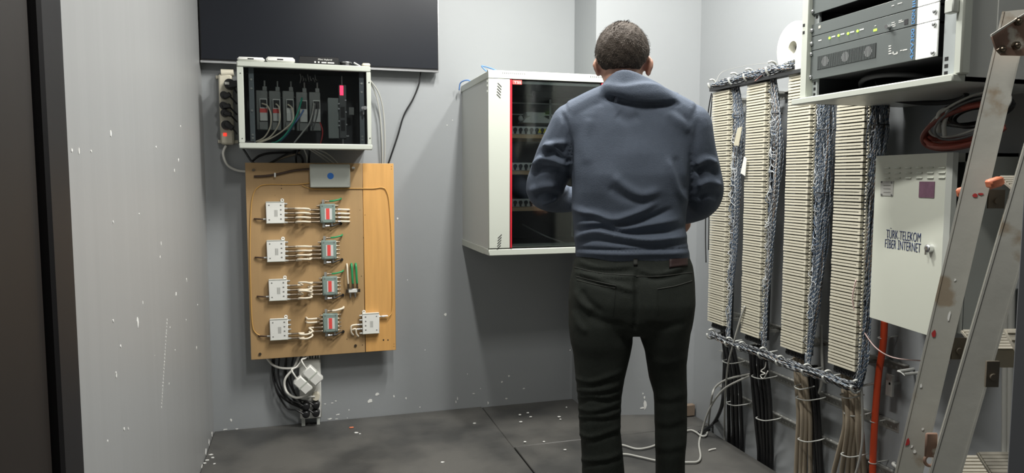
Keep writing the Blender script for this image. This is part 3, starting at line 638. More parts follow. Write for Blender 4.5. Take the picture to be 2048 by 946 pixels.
for k, (px, py) in enumerate([(606, 769), (625.5, 750)]):
    c = B(px, py, .10); a = [(math.cos(ang), 0, math.sin(ang)), (0, 1, 0), (-math.sin(ang), 0, math.cos(ang))]
    t = T('power_adapter', ['left white power adapter hanging tilted under the board', 'right white power adapter hanging tilted under the board'][k], 'adapter', c, 'white adapters under the board')
    s_ = 1 if k == 0 else 1.08
    O('body', MB().box(c, (.088*s_, .045, .051*s_), a, .005), M['whitep'], t)
    O('collar', MB().box(c+V3(*a[2])*.0, (.010, .047, .053*s_), a, .002), M['white'], t)
    d0 = -V3(*a[0]); O('cord', MB().tube([c+d0*.042, c+d0*.06+V3(0, -.01, .01), c+d0*.055+V3(-.015, 0, .04), c+d0*.03+V3(-.01, .01, .065), c+V3(.0, .03, .12)], .0042, 7), M['whitec'], t, 180)
cable('coax_cable', 'thick white cable looping out left of the adapters', [B(598, 712, .05), B(588, 735, .06), B(572, 755, .07), B(569, 770, .07), B(575, 786, .08), B(590, 795, .08), B(604, 794, .09), B(616, 788, .09)], .0062, M['whitec'])
cable('coax_cable', 'white cable swinging from the left under the board bottom', [B(533, 715, .04), B(545, 729, .05), B(562, 736, .06), B(585, 736, .06), B(600, 730, .055), B(608, 712, .04)], .006, M['whitec'])
for k in range(5):
    cable('coax_cable', '%s pale cable from the left hanging straight down below the board' % words5[k], [B(617+k*5.5, 708, .03), B(618+k*5, 735, .03), B(620+k*4, 775, .025)], .0042, M['greyc'] if k % 2 else M['whitec'], 'pale cables hanging below the board')
for k in range(4):
    cable('power_cable', '%s black cord from the left sagging below the board' % words5[k], [B(545+k*14, 712, .03), B(545+k*12, 750, .04), B(556+k*11, 785, .05), B(578+k*8, 805, .05), B(600+k*4, 815+k*3, .055)], .0042, M['black'], 'black cords below the board')

# ================================================================ TALL WALL CABINET WITH THE RED TRIM
cy = D-.57; cx0, cx1, cz0, cz1 = .816, 1.45, .895, 1.738; gx0, gx1 = .929, 1.366
t = T('wall_cabinet', 'tall white wall cabinet with red trim and a glass door behind the man', 'cabinet', (1.13, D-.28, cz0))
O('side_panel', MB().b2((cx0+.004, cy+.02, cz0+.03), (cx0+.012, D, cz1-.036)), M['sidegrey'], t, label='grey side panel')
O('side_panel', MB().b2((cx1-.012, cy+.02, cz0+.03), (cx1-.004, D-.3, cz1-.036)), M['sidegrey'], t)
O('roof', MB().b2((cx0, cy+.03, cz1-.036), (cx1, D, cz1-.002), .003).prism([(cx0, cy+.03, cz1-.036), (cx0, cy, cz1-.036), (cx0, cy, cz1-.008), (cx0, cy+.006, cz1), (cx0, cy+.03, cz1)], (cx1-cx0, 0, 0)), M['white'], t)
O('base', MB().b2((cx0, cy, cz0), (cx1, cy+.10, cz0+.030), .003).b2((cx0, cy+.10, cz0), (cx1, D, cz0+.030)), M['white'], t)
O('left_panel', MB().b2((cx0, cy, cz0+.034), (gx0-.012, cy+.02, cz1-.038), .002), M['white'], t)
O('right_panel', MB().b2((gx1+.012, cy, cz0+.034), (cx1, cy+.02, cz1-.038), .002), M['white'], t)
O('red_trim', MB().b2((gx0-.012, cy-.002, cz0+.034), (gx0-.002, cy+.02, cz1-.04), .002), M['red'], t, label='thin red strip left of the glass')
O('red_trim', MB().b2((gx1+.002, cy-.002, cz0+.034), (gx1+.012, cy+.02, cz1-.04), .002), M['red'], t, label='thin red strip right of the glass')
O('glass_door', MB().b2((gx0-.002, cy+.006, cz0+.036), (gx1+.002, cy+.010, cz1-.042)), M['glass2'], t)
O('top_rail', MB().b2((gx0, cy+.0125, cz1-.056), (gx1, cy+.022, cz1-.044)), M['pale'], t); O('bottom_rail', MB().b2((gx0, cy+.0125, cz0+.036), (gx1, cy+.022, cz0+.052)), M['pale'], t)
mb = MB().b2((cx0+.012, D-.012, cz0+.03), (cx1-.012, D-.004, cz1-.036)).b2((cx0+.012, cy+.022, cz0+.03), (cx0+.015, D-.012, cz1-.036)).b2((cx1-.03, cy+.022, cz0+.03), (cx1-.012, cy+.27, cz1-.036)).b2((cx0+.012, cy+.022, cz1-.04), (cx1-.012, D-.012, cz1-.036)).b2((cx0+.012, cy+.101, cz0+.03), (cx1-.012, D-.012, cz0+.032))
O('lining', mb, M['dark'], t, label='dark inside')
bd = O('badge', MB().b2((gx0-.001, cy-.0035, cz1-.062), (gx0+.044, cy-.001, cz1-.042), .001), mat('badge_red', (.70, .10, .09), .4), t, label='small red badge')
tx = text('badge_lettering', 'TSS', M['label'], bd, (gx0+.006, cy-.0037, cz1-.0575), (1, 0, 0), (0, 0, 1), .015, .034, .0004)
M['slot'] = mat('slot_dark', (.03, .03, .03), .8)
def slots(zc, n_, dn=1):
    for k in range(n_):
        c = V3(.868-k*.0012, cy-.0004, zc-k*.0125); a = unit(V3(.72, 0, -.69*dn)); b_ = np.cross(a, V3(0, 1, 0))
        O('vent_slot', MB().box(c, (.024, .002, .0030), [a, (0, 1, 0), b_]), M['slot'], t)
slots(1.672, 5); slots(.985, 5, -1)
for k in range(12): O('vent_slot', MB().b2((.882+k*.0095, cy-.0006, cz1-.016), (.8845+k*.0095, cy+.002, cz1-.008)), M['slot'], t)
for k in range(8): O('vent_slot', MB().b2((1.31+k*.0095, cy-.0006, cz1-.016), (1.3125+k*.0095, cy+.002, cz1-.008)), M['slot'], t)
for k in range(10): O('vent_slot', MB().b2((.900+k*.0095, cy+.015, cz0-.0006), (.904+k*.0095, cy+.035, cz0+.002)), M['whitep'], t)
for z in (1.685, 1.665, 1.64): O('catch', MB().b2((cx0-.004, cy+.012, z), (cx0+.004, cy+.020, z+.009)), M['pale'], t)
# shelves with their front boards, devices on them
shz = [R_ for R_ in (onz for onz in (B(1035, 272, .55)[2], B(1035, 345, .55)[2], B(1035, 418, .55)[2]))]
LV = ['top', 'middle', 'lowest']
for k, z in enumerate(shz):
    ys = D-.552
    tt = T('shelf_board', 'raw wooden shelf board at the %s level inside the glass cabinet' % LV[k], 'shelf', (1.13, ys+.1, z-.01), 'wooden shelves in the tall cabinet')
    O('board', MB().b2((cx0+.016, ys, z-.010), (1.38, ys+.3, z+.008), .001), M['wood'], tt)
    tt = T('socket_strip', 'grey panel with a row of round sockets on the %s wooden shelf' % LV[k], 'panel', (1.13, ys+.05, z+.012), 'socket panels in the tall cabinet')
    O('face', MB().b2((cx0+.03, ys+.02, z+.009), (1.36, ys+.05, z+.046), .002), M['modl'], tt)
    for q in range(14):
        x = .925+q*.0265; O('socket', MB().cyl((x, ys+.012, z+.030), (x, ys+.02, z+.030), .0095, .0085, 12).b2((x-.004, ys+.013, z+.012), (x+.004, ys+.02, z+.024)), M['black'], tt)
    if k == 0: O('label', MB().b2((1.062, ys+.014, z+.018), (1.125, ys+.019, z+.036)), mat('yellow_label', (.85, .75, .05), .5), tt, label='yellow label')
ys = D-.50; c = B(1074, 238, .50)
t = T('desk_phone', 'pale device with a raised back standing on the top socket panel', 'device', c+V3(0, .03, -.02))
M['phone'] = mat('phone_pale', (.42, .43, .40), .5)
O('body', MB().prism([c+V3(-.07, 0, -.018), c+V3(.075, 0, -.018), c+V3(.06, 0, .0), c+V3(.03, 0, .014), c+V3(-.03, 0, .014), c+V3(-.055, 0, .0)], (0, .08, 0)), M['phone'], t)
O('back', MB().b2(c+V3(-.045, .02, .012), c+V3(.05, .08, .034), .004), M['phone'], t)
O('handle', MB().ball(c+V3(-.078, .01, .0), (.012, .012, .016), 10, 8), M['phone'], t, 180)
cc = B(1110, 176, .2); one('blank_plate', MB().b2((cc[0]-.12, cc[1], cc[2]-.05), (cc[0]+.2, cc[1]+.01, cc[2]+.05)), mat('inner_grey', (.10, .105, .10), .5), 'grey blank panel at the back of the tall cabinet near its roof', 'panel', cc)
t = T('mounting_rail', 'steel mounting rails running across the upper part of the tall cabinet', 'rail', (1.12, D-.3, 1.6))
for z in (1.615, 1.560): O('rail', MB().b2((cx0+.03, D-.35, z), (cx1-.04, D-.344, z+.006)), M['modl'], t)
O('upright', MB().b2((1.185, D-.35, 1.50), (1.195, D-.344, 1.64)), M['modl'], t)
cable('patch_cable', 'grey cable slanting across the bottom of the tall cabinet', [V3(1.06, D-.3, 1.02), V3(1.14, D-.4, .97), V3(1.22, D-.50, .936)], .004, M['modl'])
cable('patch_cable', 'blue cable looping over the roof of the tall cabinet near its front', [V3(.88, cy+.10, cz1), V3(.865, cy+.16, cz1+.006), V3(.835, cy+.19, cz1+.040), V3(.845, cy+.20, cz1+.046), V3(.89, cy+.18, cz1+.03), V3(.93, cy+.16, cz1+.006)], .0034, M['blue'])
cable('patch_cable', 'blue cable curling over the back left edge of the cabinet roof', [V3(.86, D-.10, cz1), V3(.83, D-.09, cz1+.016), V3(.80, D-.06, cz1+.006), V3(.795, D-.045, cz1-.03)], .0034, M['blue'])
# ================================================================ RIGHT WALL: DISTRIBUTION FRAME
XW = 2.0
M['block'] = mat('terminal_cream', (.60, .57, .46), .5, var=.08, vs=160, bump=.5, bs=1., stretch=(1, 260, 1))
M['blockb'] = mat('terminal_body', (.07, .066, .055), .6)
M['framed'] = mat('frame_dark', (.05, .052, .055), .5, .4)
M['ringc'] = mat('ring_plastic', (.52, .53, .50), .5)
M['wwhite'] = mat('wire_white', (.46, .48, .49), .5); M['wblue'] = mat('wire_blue', (.065, .10, .155), .5); M['wdark'] = mat('wire_dark', (.03, .033, .04), .5); M['wgrey'] = mat('wire_grey', (.22, .23, .24), .5); M['wbrown'] = mat('wire_brown', (.22, .15, .10), .5)
def strands(paths, radii, mats, name, label, cat, loc, n=3, parent=None, part=None):
    """many thin wires as one mesh: paths = list of (k,3) arrays; mats = index per wire"""
    vs = []; fs = []; mi = []; o = 0
    for P, r_, m in zip(paths, radii, mats[1]):
        k = len(P); Tn = np.gradient(P, axis=0); Tn /= np.maximum(np.linalg.norm(Tn, axis=1, keepdims=True), 1e-9)
        ref = V3(1, .3, .2) if abs(Tn[0]@unit((1, .3, .2))) < .9 else V3(0, 1, .1)
        u = np.cross(Tn, ref); u /= np.maximum(np.linalg.norm(u, axis=1, keepdims=True), 1e-9); v = np.cross(Tn, u)
        a = np.arange(n)*2*math.pi/n
        ringv = P[:, None, :]+r_*(u[:, None, :]*np.cos(a)[None, :, None]+v[:, None, :]*np.sin(a)[None, :, None])
        vs.append(ringv.reshape(-1, 3))
        i = np.arange(k-1)[:, None]; j = np.arange(n)[None, :]; j2 = (j+1) % n
        f = np.stack([i*n+j, i*n+j2, (i+1)*n+j2, (i+1)*n+j], -1).reshape(-1, 4)+o
        fs.append(f); mi.append(np.full(len(f), m)); o += k*n
    vs = np.concatenate(vs)-V3(*loc); fs = np.concatenate(fs); mi = np.concatenate(mi)
    me = bpy.data.meshes.new(name); me.vertices.add(len(vs)); me.vertices.foreach_set('co', vs.ravel().astype(np.float32))
    me.loops.add(fs.size); me.loops.foreach_set('vertex_index', fs.ravel().astype(np.int32)); me.polygons.add(len(fs)); me.polygons.foreach_set('loop_start', (np.arange(len(fs))*4).astype(np.int32))
    for m in mats[0]: me.materials.append(m)
    me.polygons.foreach_set('material_index', mi.astype(np.int32)); me.polygons.foreach_set('use_smooth', [True]*len(fs)); me.update(calc_edges=True); me.validate()
    ob = bpy.data.objects.new(name, me); COL.objects.link(ob)
    if parent is not None: ob.parent = parent; ob['kind'] = 'stuff'
    else: ob.location = tuple(map(float, loc)); tag(ob, label, cat, None, 'stuff')
    return ob
NR = np.random.default_rng(5)
WM = [M['wwhite'], M['wblue'], M['wdark'], M['wgrey'], M['wbrown']]
def bundle_paths(pts, rad, pairs, blue=.5, pitch=.018, wob=1.0, flat=1., r_=.0012, seg=14):
    """twisted pairs wandering inside a bundle that follows pts with radius rad(t)"""
    P0, _ = spline([V3(*p) for p in pts], [0]*len(pts), 30); P0 = np.array(P0)
    dl = np.r_[0, np.cumsum(np.linalg.norm(np.diff(P0, axis=0), axis=1))]; Ln = dl[-1]
    ns = max(12, int(Ln/pitch*5)); s = np.linspace(0, Ln, ns); C_ = np.stack([np.interp(s, dl, P0[:, i]) for i in range(3)], 1)
    Tn = np.gradient(C_, axis=0); Tn /= np.linalg.norm(Tn, axis=1, keepdims=True)
    u = np.cross(Tn, V3(1, 0, 0)); bad = np.linalg.norm(u, axis=1) < 1e-3; u[bad] = V3(0, 1, 0); u /= np.linalg.norm(u, axis=1, keepdims=True); v = np.cross(Tn, u)
    t = s/Ln; rr_ = np.interp(t, np.linspace(0, 1, len(rad)), rad); out = []; rs = []; ms = []
    for k in range(int(pairs*1.6)):
        a0 = NR.uniform(0, 2*math.pi); q = math.sqrt(NR.uniform(.05, 1)); f1, f2 = NR.uniform(1, 4, 2); ph1, ph2 = NR.uniform(0, 6.3, 2)
        ox = q*math.cos(a0)+.28*wob*np.sin(2*math.pi*f1*t+ph1); oy = flat*(q*math.sin(a0)+.28*wob*np.sin(2*math.pi*f2*t+ph2))
        c = C_+u*(ox*rr_)[:, None]+v*(oy*rr_)[:, None]; ph = NR.uniform(0, 6.3); tw = 2*math.pi*s/(pitch*NR.uniform(.85, 1.25))+ph
        for sgn in (1, -1):
            out.append(c+sgn*r_*.95*(u*np.cos(tw)[:, None]+v*np.sin(tw)[:, None])); rs.append(r_)
            if sgn == 1: ms.append(0 if NR.random() < .6 else 3)
            else: ms.append(1 if NR.random() < blue else (2 if NR.random() < .75 else 4))
    return out, rs, ms
# frame: rails on the wall, trough bars, rings
t = T('distribution_rack', 'steel frame of perforated rails and cable rings behind the terminal columns', 'frame', (XW-.03, 2.45, .2))
Frame = t
def rail(z, y0, y1, h=.040, k0=None):
    rl = O('rail', MB().b2((XW-.026, y0, z-h/2), (XW-.002, y1, z+h/2)).b2((XW-.045, y0, z+h/2-.003), (XW-.024, y1, z+h/2)), M['galv'], Frame)
    mb = MB(); y = y0+.012
    while y < y1-.01:
        mb.cyl((XW-.0275, y, z-.006), (XW-.025, y, z-.006), .0042, n=8)
        if int(y*100) % 3: mb.cyl((XW-.036, y, z+h/2-.0005), (XW-.036, y, z+h/2+.0012), .0038, n=8)
        y += .02
    O('lit_hole_disc', mb, M['ringc'], rl, kind='stuff')  # pale discs, coloured like the lit wall showing through the holes
rail(.385, 1.93, 3.02); rail(.208, 1.93, 3.02); rail(.60, 1.90, 3.02, .03); rail(1.60, 1.99, 3.02, .03)
for y in (2.955, 2.69, 2.42, 2.15, 1.935):
    O('upright_plate', MB().b2((XW-.07, y-.012, .50), (XW-.062, y+.016, .575)).b2((XW-.07, y-.004, .54), (XW-.01, y+.004, .548)), M['galv'], Frame)
for y in (2.69, 2.44, 2.17, 1.88):
    O('arm', MB().tube([(XW-.01, y, .607), (XW-.09, y, .603), (XW-.10, y-.035, .603), (XW-.02, y-.04, .605)], .005, 6, smooth=False), M['ringc'], Frame)
for y0, y1 in ((1.97, 2.93),):
    O('trough', MB().b2((XR-.16, y0, 1.650), (XR-.12, y1, 1.664)), M['framed'], Frame)
def ringat(px, py, s, rad):
    c = R(px, py, s); O('cable_ring', MB().ring(c, (0, 1, .25), rad, .0045, 20, 7, -.6, 4.9, u=(0, 0, 1)).tube([c+V3(rad, 0, 0), c+V3(rad+.05, 0, .004)], .004, 6), M['ringc'], Frame, 180)
for p in ((1424, 168, .15, .020), (1467, 158, .15, .026), (1497, 150, .15, .026), (1543, 137, .15, .028)): ringat(*p)
for p in ((1422, 668, .15, .022), (1457, 684, .15, .020), (1483, 693, .15, .020), (1525, 706, .15, .022), (1560, 722, .15, .020), (1613, 740, .15, .022), (1655, 753, .15, .022), (1712, 773, .15, .022)): ringat(*p)
P, r_, m_ = bundle_paths([R(1425, 172, .15), R(1450, 166, .15), R(1480, 157, .15), R(1520, 147, .15), R(1550, 140, .15), R(1590, 130, .15)], [.012, .017, .018, .018, .018, .018], 34, .35, .03)
strands(P, r_, (WM, m_), 'wire_bundle', 'thick horizontal wire bundle along the tops of the terminal columns', 'wires', R(1425, 172, .15))
P, r_, m_ = bundle_paths([R(1423, 669, .15), R(1440, 677, .15), R(1457, 685, .15), R(1483, 694, .15), R(1525, 707, .15), R(1560, 723, .15), R(1613, 741, .15), R(1655, 754, .15), R(1690, 768, .15), R(1714, 774, .15)], [.012, .014, .015, .015, .015, .016], 26, .12, .035)
strands(P, r_, (WM, m_), 'wire_bundle', 'horizontal twisted wire bundle hung in rings below the terminal columns', 'wires', R(1423, 669, .15))

# four columns of terminal blocks
XF = XR-.15
def block_mesh(w_, pitch):
    mb = MB(); h = pitch
    mb.b2((XF+.012, 0, .0015), (XF+.036, w_, h-.0015))
    mb.cur = 1
    mb.b2((XF, 0, .0026), (XF+.016, w_, .0100)); mb.b2((XF, 0, .0134), (XF+.016, w_, h-.0022)); mb.b2((XF+.0008, 0, .0095), (XF+.016, .011, .0139))
    me = mb.mesh('terminal_block', [M['blockb'], M['block']]); return me
NB = 47; ZB0, ZB1 = .578, 1.646; PIT = (ZB1-ZB0)/NB
bme = block_mesh(.131, PIT)
CY = [2.787, 2.523, 2.252, 1.984]
cl = ['terminal column farthest left, partly behind the man', 'second terminal column from the left with a white card at its edge', 'third terminal column from the left, its top behind the amplifier rack', 'fourth terminal column, next to the white internet cabinet']
for i, y0 in enumerate(CY):
    t = T('terminal_column', 'tall cream '+cl[i], 'terminal column', (XF+.05, y0+.065, ZB0), 'cream terminal columns on the right wall')
    for k in range(NB):
        o = bpy.data.objects.new('terminal_block', bme); COL.objects.link(o); o.parent = t
        o.location = (-(XF+.05)+NR.uniform(-.0012, .0012), -(.065)+NR.uniform(-.0008, .0008), k*PIT)
    O('back_profile', MB().b2((XF+.036, y0+.012, ZB0-.012), (XF+.060, y0+.118, ZB1+.012)), M['framed'], t)
    for z_ in (ZB0+.01, ZB1-.04): O('support_foot', MB().b2((XF+.06, y0+.055, z_), (XW-.028, y0+.075, z_+.010)), M['galv'], t)
    mb = MB().b2((XF+.012, y0-.012, ZB0), (XF+.016, y0-.008, ZB1))
    for k in range(NB*2): mb.b2((XF+.008, y0-.013, ZB0+k*PIT/2+.003), (XF+.018, y0-.006, ZB0+k*PIT/2+.0078))
    O('wire_guide', mb, M['block'], t, kind='stuff')
    mb = MB().b2((XF+.018, y0-.004, ZB0-.028), (XF+.036, y0+.12, ZB0-.004))
    for k in range(5): mb.ring((XF+.014, y0+.02+k*.022, ZB0-.018), (1, 0, 0), .007, .002, 10, 5)
    O('end_plate', mb, M['framed'], t)
# vertical wire bundles beside the columns, with the short leads from the blocks
def vbundle(i, pts, rad, pairs, blue, label, lead=1.0):
    P, r_, m_ = bundle_paths([R(*p) for p in pts], rad, pairs, blue, .019, 1.2, .7)
    C_ = np.array(spline([R(*p) for p in pts], [0]*len(pts), 12)[0]); y0 = CY[i]
    for k in range(NB):
        for q in range(3):
            if NR.random() > lead: continue
            z = ZB0+k*PIT+NR.uniform(.004, .018); a = V3(XF+.022, y0-.004, z); zz = z-NR.uniform(.01, .06)
            zz = min(max(zz, C_[:, 2].min()+.01), C_[:, 2].max()-.01); j = np.argmin(abs(C_[:, 2]-zz)); e = C_[j]+V3(NR.uniform(-.012, .006), NR.uniform(-.006, .012), 0)
            mid = (a+e)/2+V3(-NR.uniform(.0, .018), NR.uniform(-.01, .01), NR.uniform(-.022, .004))
            P.append(np.array(spline([a, a+V3(0, -.012, -.002), mid, e, e+V3(0, .0, -.03)], [0]*5, 4)[0])); r_.append(.0014); m_.append(int(NR.choice([0, 0, 3, 1])))
    strands(P, r_, (WM, m_), 'wire_bundle', label, 'wires', R(*pts[0]))
    for kt, (p, rd) in enumerate(ties[i]):
        c = R(*p); one('cable_tie', MB().ring(c, (0, 0, 1), rd, .0022, 16, 5), M['black'], '%s black tie round the %s vertical wire bundle from the left' % (('upper', 'lower')[kt] if len(ties[i]) > 1 else 'thin', ('first', 'second', 'third', 'fourth')[i]), 'cable tie', c, 'cable ties on the vertical wire bundles', 180)
ties = [[((1478, 231, .13), .022)], [((1554, 227, .13), .020), ((1553, 293, .13), .019)], [((1652, 260, .13), .030), ((1650, 385, .13), .029)], [((1762, 250, .13), .024)]]
vbundle(0, [(1470, 168, .13), (1475, 200, .13), (1479, 240, .13), (1479, 300, .13), (1475, 360, .13), (1472, 440, .13), (1468, 520, .13), (1462, 600, .13), (1458, 684, .14)], [.016, .021, .020, .018, .017, .012, .007, .005, .004], 26, .62, 'bluish wire bundle beside the leftmost terminal column, thinning downwards', .8)
vbundle(1, [(1545, 142, .13), (1550, 180, .13), (1555, 230, .13), (1556, 300, .13), (1553, 360, .13), (1546, 430, .13), (1540, 520, .13), (1533, 600, .13), (1527, 704, .14)], [.012, .018, .020, .019, .018, .013, .010, .010, .010], 24, .35, 'grey wire bundle beside the second terminal column, with loose leads', .9)
vbundle(2, [(1655, 175, .13), (1652, 230, .13), (1650, 300, .13), (1649, 380, .13), (1646, 450, .13), (1640, 520, .13), (1632, 600, .13), (1622, 680, .13), (1615, 738, .14)], [.030, .030, .030, .028, .022, .020, .020, .010, .006], 46, .75, 'thick blue wire bundle beside the third terminal column', .9)
vbundle(3, [(1757, 175, .12), (1757, 240, .12), (1750, 320, .12), (1742, 400, .12), (1735, 480, .12), (1731, 560, .12), (1729, 640, .12), (1726, 720, .13), (1714, 772, .14)], [.030, .033, .030, .024, .021, .020, .018, .017, .014], 40, .45, 'loose wire bundle between the fourth terminal column and the internet cabinet', .6)
# tags and loose leads
def card(pts, s, label, m):
    P_ = [R(px, py, s) for px, py in pts]; one('paper_tag', MB().prism(P_, (.002, 0, 0)), m, label, 'tag', P_[0])
card([(1475, 256), (1484, 253), (1477, 292), (1467, 290)], .165, 'long beige tag hanging on the first wire bundle', mat('tag_beige', (.50, .47, .36), .6))
card([(1488, 313), (1493, 318), (1490, 352), (1481, 346)], .165, 'white card tucked in beside the second terminal column', M['label'])
cable('wire', 'thin black cable on the outside of the pair left of the first column', [R(1423, 186, .13), R(1416, 230, .12), R(1414, 300, .10), R(1412, 380, .08), R(1411, 470, .08), R(1412, 525, .09)], .0028, M['black'], 'thin black cables left of the first column')
cable('wire', 'thin black cable on the inside of the pair left of the first column', [R(1425, 188, .135), R(1419, 260, .125), R(1418, 340, .11), R(1418, 420, .1), R(1417, 500, .1)], .0024, M['black'], 'thin black cables left of the first column')
cable('wire', 'thin pale wire floating above the wire rings at the top', [R(1432, 164, .14), R(1440, 148, .12), R(1455, 140, .10), R(1500, 130, .10), R(1545, 126, .12)], .0008, M['greyc'])
cable('wire', 'pink wire bent between the top rings of the second column', [R(1510, 162, .16), R(1527, 148, .16), R(1535, 140, .15)], .002, mat('wire_pink', (.55, .30, .27), .5))
cable('wire', 'red and white wire sagging from the fourth column to the ladder', [R(1712, 560, .155), R(1705, 600, .155), R(1716, 640, .14), R(1735, 675, .13), R(1757, 700, .12), R(1790, 716, .10), R(1850, 722, .08), R(1900, 726, .08)], .0022, mat('wire_pinkwhite', (.62, .45, .42), .5, var=.35, vs=60))
cable('wire', 'small tangled white wire end hanging below the ring bundle', [R(1532, 724, .15), R(1530, 735, .15), R(1522, 742, .15), R(1530, 747, .155), R(1521, 751, .15), R(1527, 757, .15), R(1536, 742, .15)], .0022, M['whitec'])
# heavy cables dropping into the floor slot
def drop(label, xs_top, xs_mid, xs_bot, ytop, ymid, ybot, r_, m, loc, tiesy, s_=(.13, .075, .02), name='cable_bundle', tm=None):
    t = T(name, label, 'cables', R(xs_top[0], ytop, s_[0])); n_ = len(xs_top)
    for k in range(n_):
        js = .010*((k*2) % 3-1)
        a = R(xs_top[k], ytop, s_[0]-.04+js*.5); b = R(xs_mid[k], ymid, s_[1]+js); c = R(xs_bot[k], ybot, s_[2]+js*.4)
        c[0] = min(max(c[0], 1.955), 1.985); dn = c+V3(0, 0, -.10)
        P_ = [a, a*.6+b*.4+V3(-.004*(k % 2), 0, 0), b, b*.45+c*.55, c, dn] if c[2] > -.02 else [a, a*.6+b*.4, b, b*.45+c*.55, c]
        O('cable', MB().tube(P_, r_, 8, 6), m, t, 180)
    for (y, x0, x1, s) in tiesy:
        a, b = R(x0, y, s), R(x1, y+3, s); mid = (a+b)/2
        O('zip_tie', MB().tube([a+V3(.03, 0, .006), a, mid+V3(-.006, 0, -.008), b, b+V3(.03, 0, .004)], .0026, 6), tm or M['ringc'], t, 180)
    return t
drop('bundle of black cables dropping from the first terminal column to the floor', [1443, 1449, 1455, 1461], [1456, 1463, 1471, 1479], [1458, 1466, 1475, 1484], 650, 760, 872, .0085, M['black'], None, [(722, 1445, 1478, .11), (806, 1452, 1490, .075)])
drop('bundle of black cables dropping from the second terminal column to the floor', [1500, 1507, 1514, 1521, 1528], [1508, 1516, 1524, 1532, 1540], [1518, 1524, 1530, 1536, 1542], 690, 800, 905, .0088, M['black'], None, [(752, 1503, 1542, .11), (836, 1512, 1550, .08)])
drop('bundle of beige cables dropping from the third terminal column', [1590, 1596, 1602, 1609], [1597, 1605, 1612, 1620], [1592, 1600, 1609, 1621], 715, 830, 945, .0090, M['tan'], None, [(773, 1589, 1616, .125), (795, 1592, 1638, .10), (878, 1596, 1636, .075)])
drop('black cables hidden behind the beige bundle of the third column', [1618, 1625, 1631], [1626, 1631, 1637], [1632, 1637, 1643], 730, 830, 945, .0085, M['black'], None, [], (.09, .05, .02))
drop('bundle of beige cables fanning out below the fourth terminal column', [1686, 1693, 1700, 1707, 1714, 1720], [1690, 1696, 1704, 1710, 1716, 1722], [1655, 1668, 1682, 1694, 1706, 1716], 738, 850, 955, .0090, M['tan'], None, [(790, 1680, 1714, .13), (826, 1688, 1728, .10), (908, 1682, 1722, .085)], (.14, .095, .05))
cable('coax_cable', 'single pale cable hanging right of the fourth beige bundle', [R(1722, 770, .13), R(1725, 830, .11), R(1724, 890, .10), R(1712, 946, .09), R(1690, 1000, .08)], .0045, M['greyc'])
cable('coax_cable', 'pale cable pair bent behind the third and fourth columns', [R(1642, 650, .05), R(1643, 700, .05), R(1645, 750, .05), R(1640, 780, .05), R(1634, 795, .04)], .0055, M['greyc'])
cable('power_cable', 'thick black cord curving from the first column onto the floor', [R(1450, 700, .05), R(1448, 760, .06), R(1444, 810, .08), FL(1428, 846, .012), FL(1412, 858, .01), FL(1398, 866, .009)], .009, M['black'])
cable('coax_cable', 'grey cable dropping from the second column straight to the floor', [R(1490, 612, .155), R(1480, 640, .16), R(1466, 690, .16), R(1456, 730, .14), R(1451, 780, .10), R(1449, 830, .06), R(1449, 868, .02), R(1449, 868, .02)+V3(0, 0, -.05)], .0042, M['greyc'])
def crop3(x, y): return 900+x/3.413, 740+y/3.413
st = [R(1499, 748, .10), R(*crop3(1890, 65), .11), R(*crop3(1810, 120), .13), R(*crop3(1785, 200), .14)]
st += [FL(*crop3(x, y), .006) for x, y in ((1762, 380), (1750, 443), (1715, 450), (1680, 425), (1630, 412), (1520, 455), (1420, 505), (1350, 530), (1270, 538), (1170, 512), (1060, 520))]
cable('coax_cable', 'grey cable loop lying on the floor, its upper strand', st, .0048, M['greyc'])
st = [R(1499, 752, .10), R(*crop3(1870, 130), .12), R(*crop3(1770, 270), .13)]
st += [FL(*crop3(x, y), .006) for x, y in ((1712, 445), (1700, 510), (1710, 590), (1690, 625), (1630, 630), (1500, 628), (1405, 618), (1300, 595), (1185, 575), (1050, 600))]
cable('coax_cable', 'grey cable loop lying on the floor, its lower strand nearer the camera', st, .0048, M['greyc'])
c = R(1493, 750, .09); one('cable_plug', MB().tube([c+V3(.03, -.03, .012), c, c+V3(-.012, .03, -.01)], [.006, .009, .006], 8), M['blackm'], 'black plug where the grey floor cables meet at the rail', 'plug', c)
t = T('conduit', 'orange flexible conduit dropping from the internet cabinet to the floor', 'conduit', R(1745, 946, .06))
O('pipe', MB().tube([R(1769, 640, .06), R(1766, 690, .06), R(1757, 750, .06), R(1751, 820, .06), R(1747, 890, .06), R(1745, 950, .06), R(1744, 1010, .06)], .0115, 10), M['orange'], t, 180)
for p in ((1764, 676), (1748, 843), (1745, 925)):
    c = R(*p, .06); O('zip_tie', MB().ring(c, (0, 0, 1), .0125, .002, 16, 5).tube([c+V3(.012, -.004, .002), c+V3(.06, -.01, .006)], .002, 5), M['ringc'], t, 180)
c = R(1805, 934, .01); one('cable_clip', MB().tube([c+V3(0, .035, 0), c+V3(-.02, .02, .004), c+V3(-.01, .005, -.008), c+V3(-.03, -.02, .006), c+V3(-.02, -.035, .012)], .006, 7), M['whitep'], 'white plastic clip low on the right wall behind the ladder', 'clip', c, smooth=180)
for k, px in enumerate((2013, 2024)):
    cable('conduit', ['left grey conduit on the wall seen right of the ladder rails', 'right grey conduit on the wall seen right of the ladder rails'][k], [R(px, 560, .03), R(px-2, 700, .03), R(px-3, 900, .03), R(px-4, 1050, .03)], .009, M['greyc'], 'grey conduits behind the ladder')

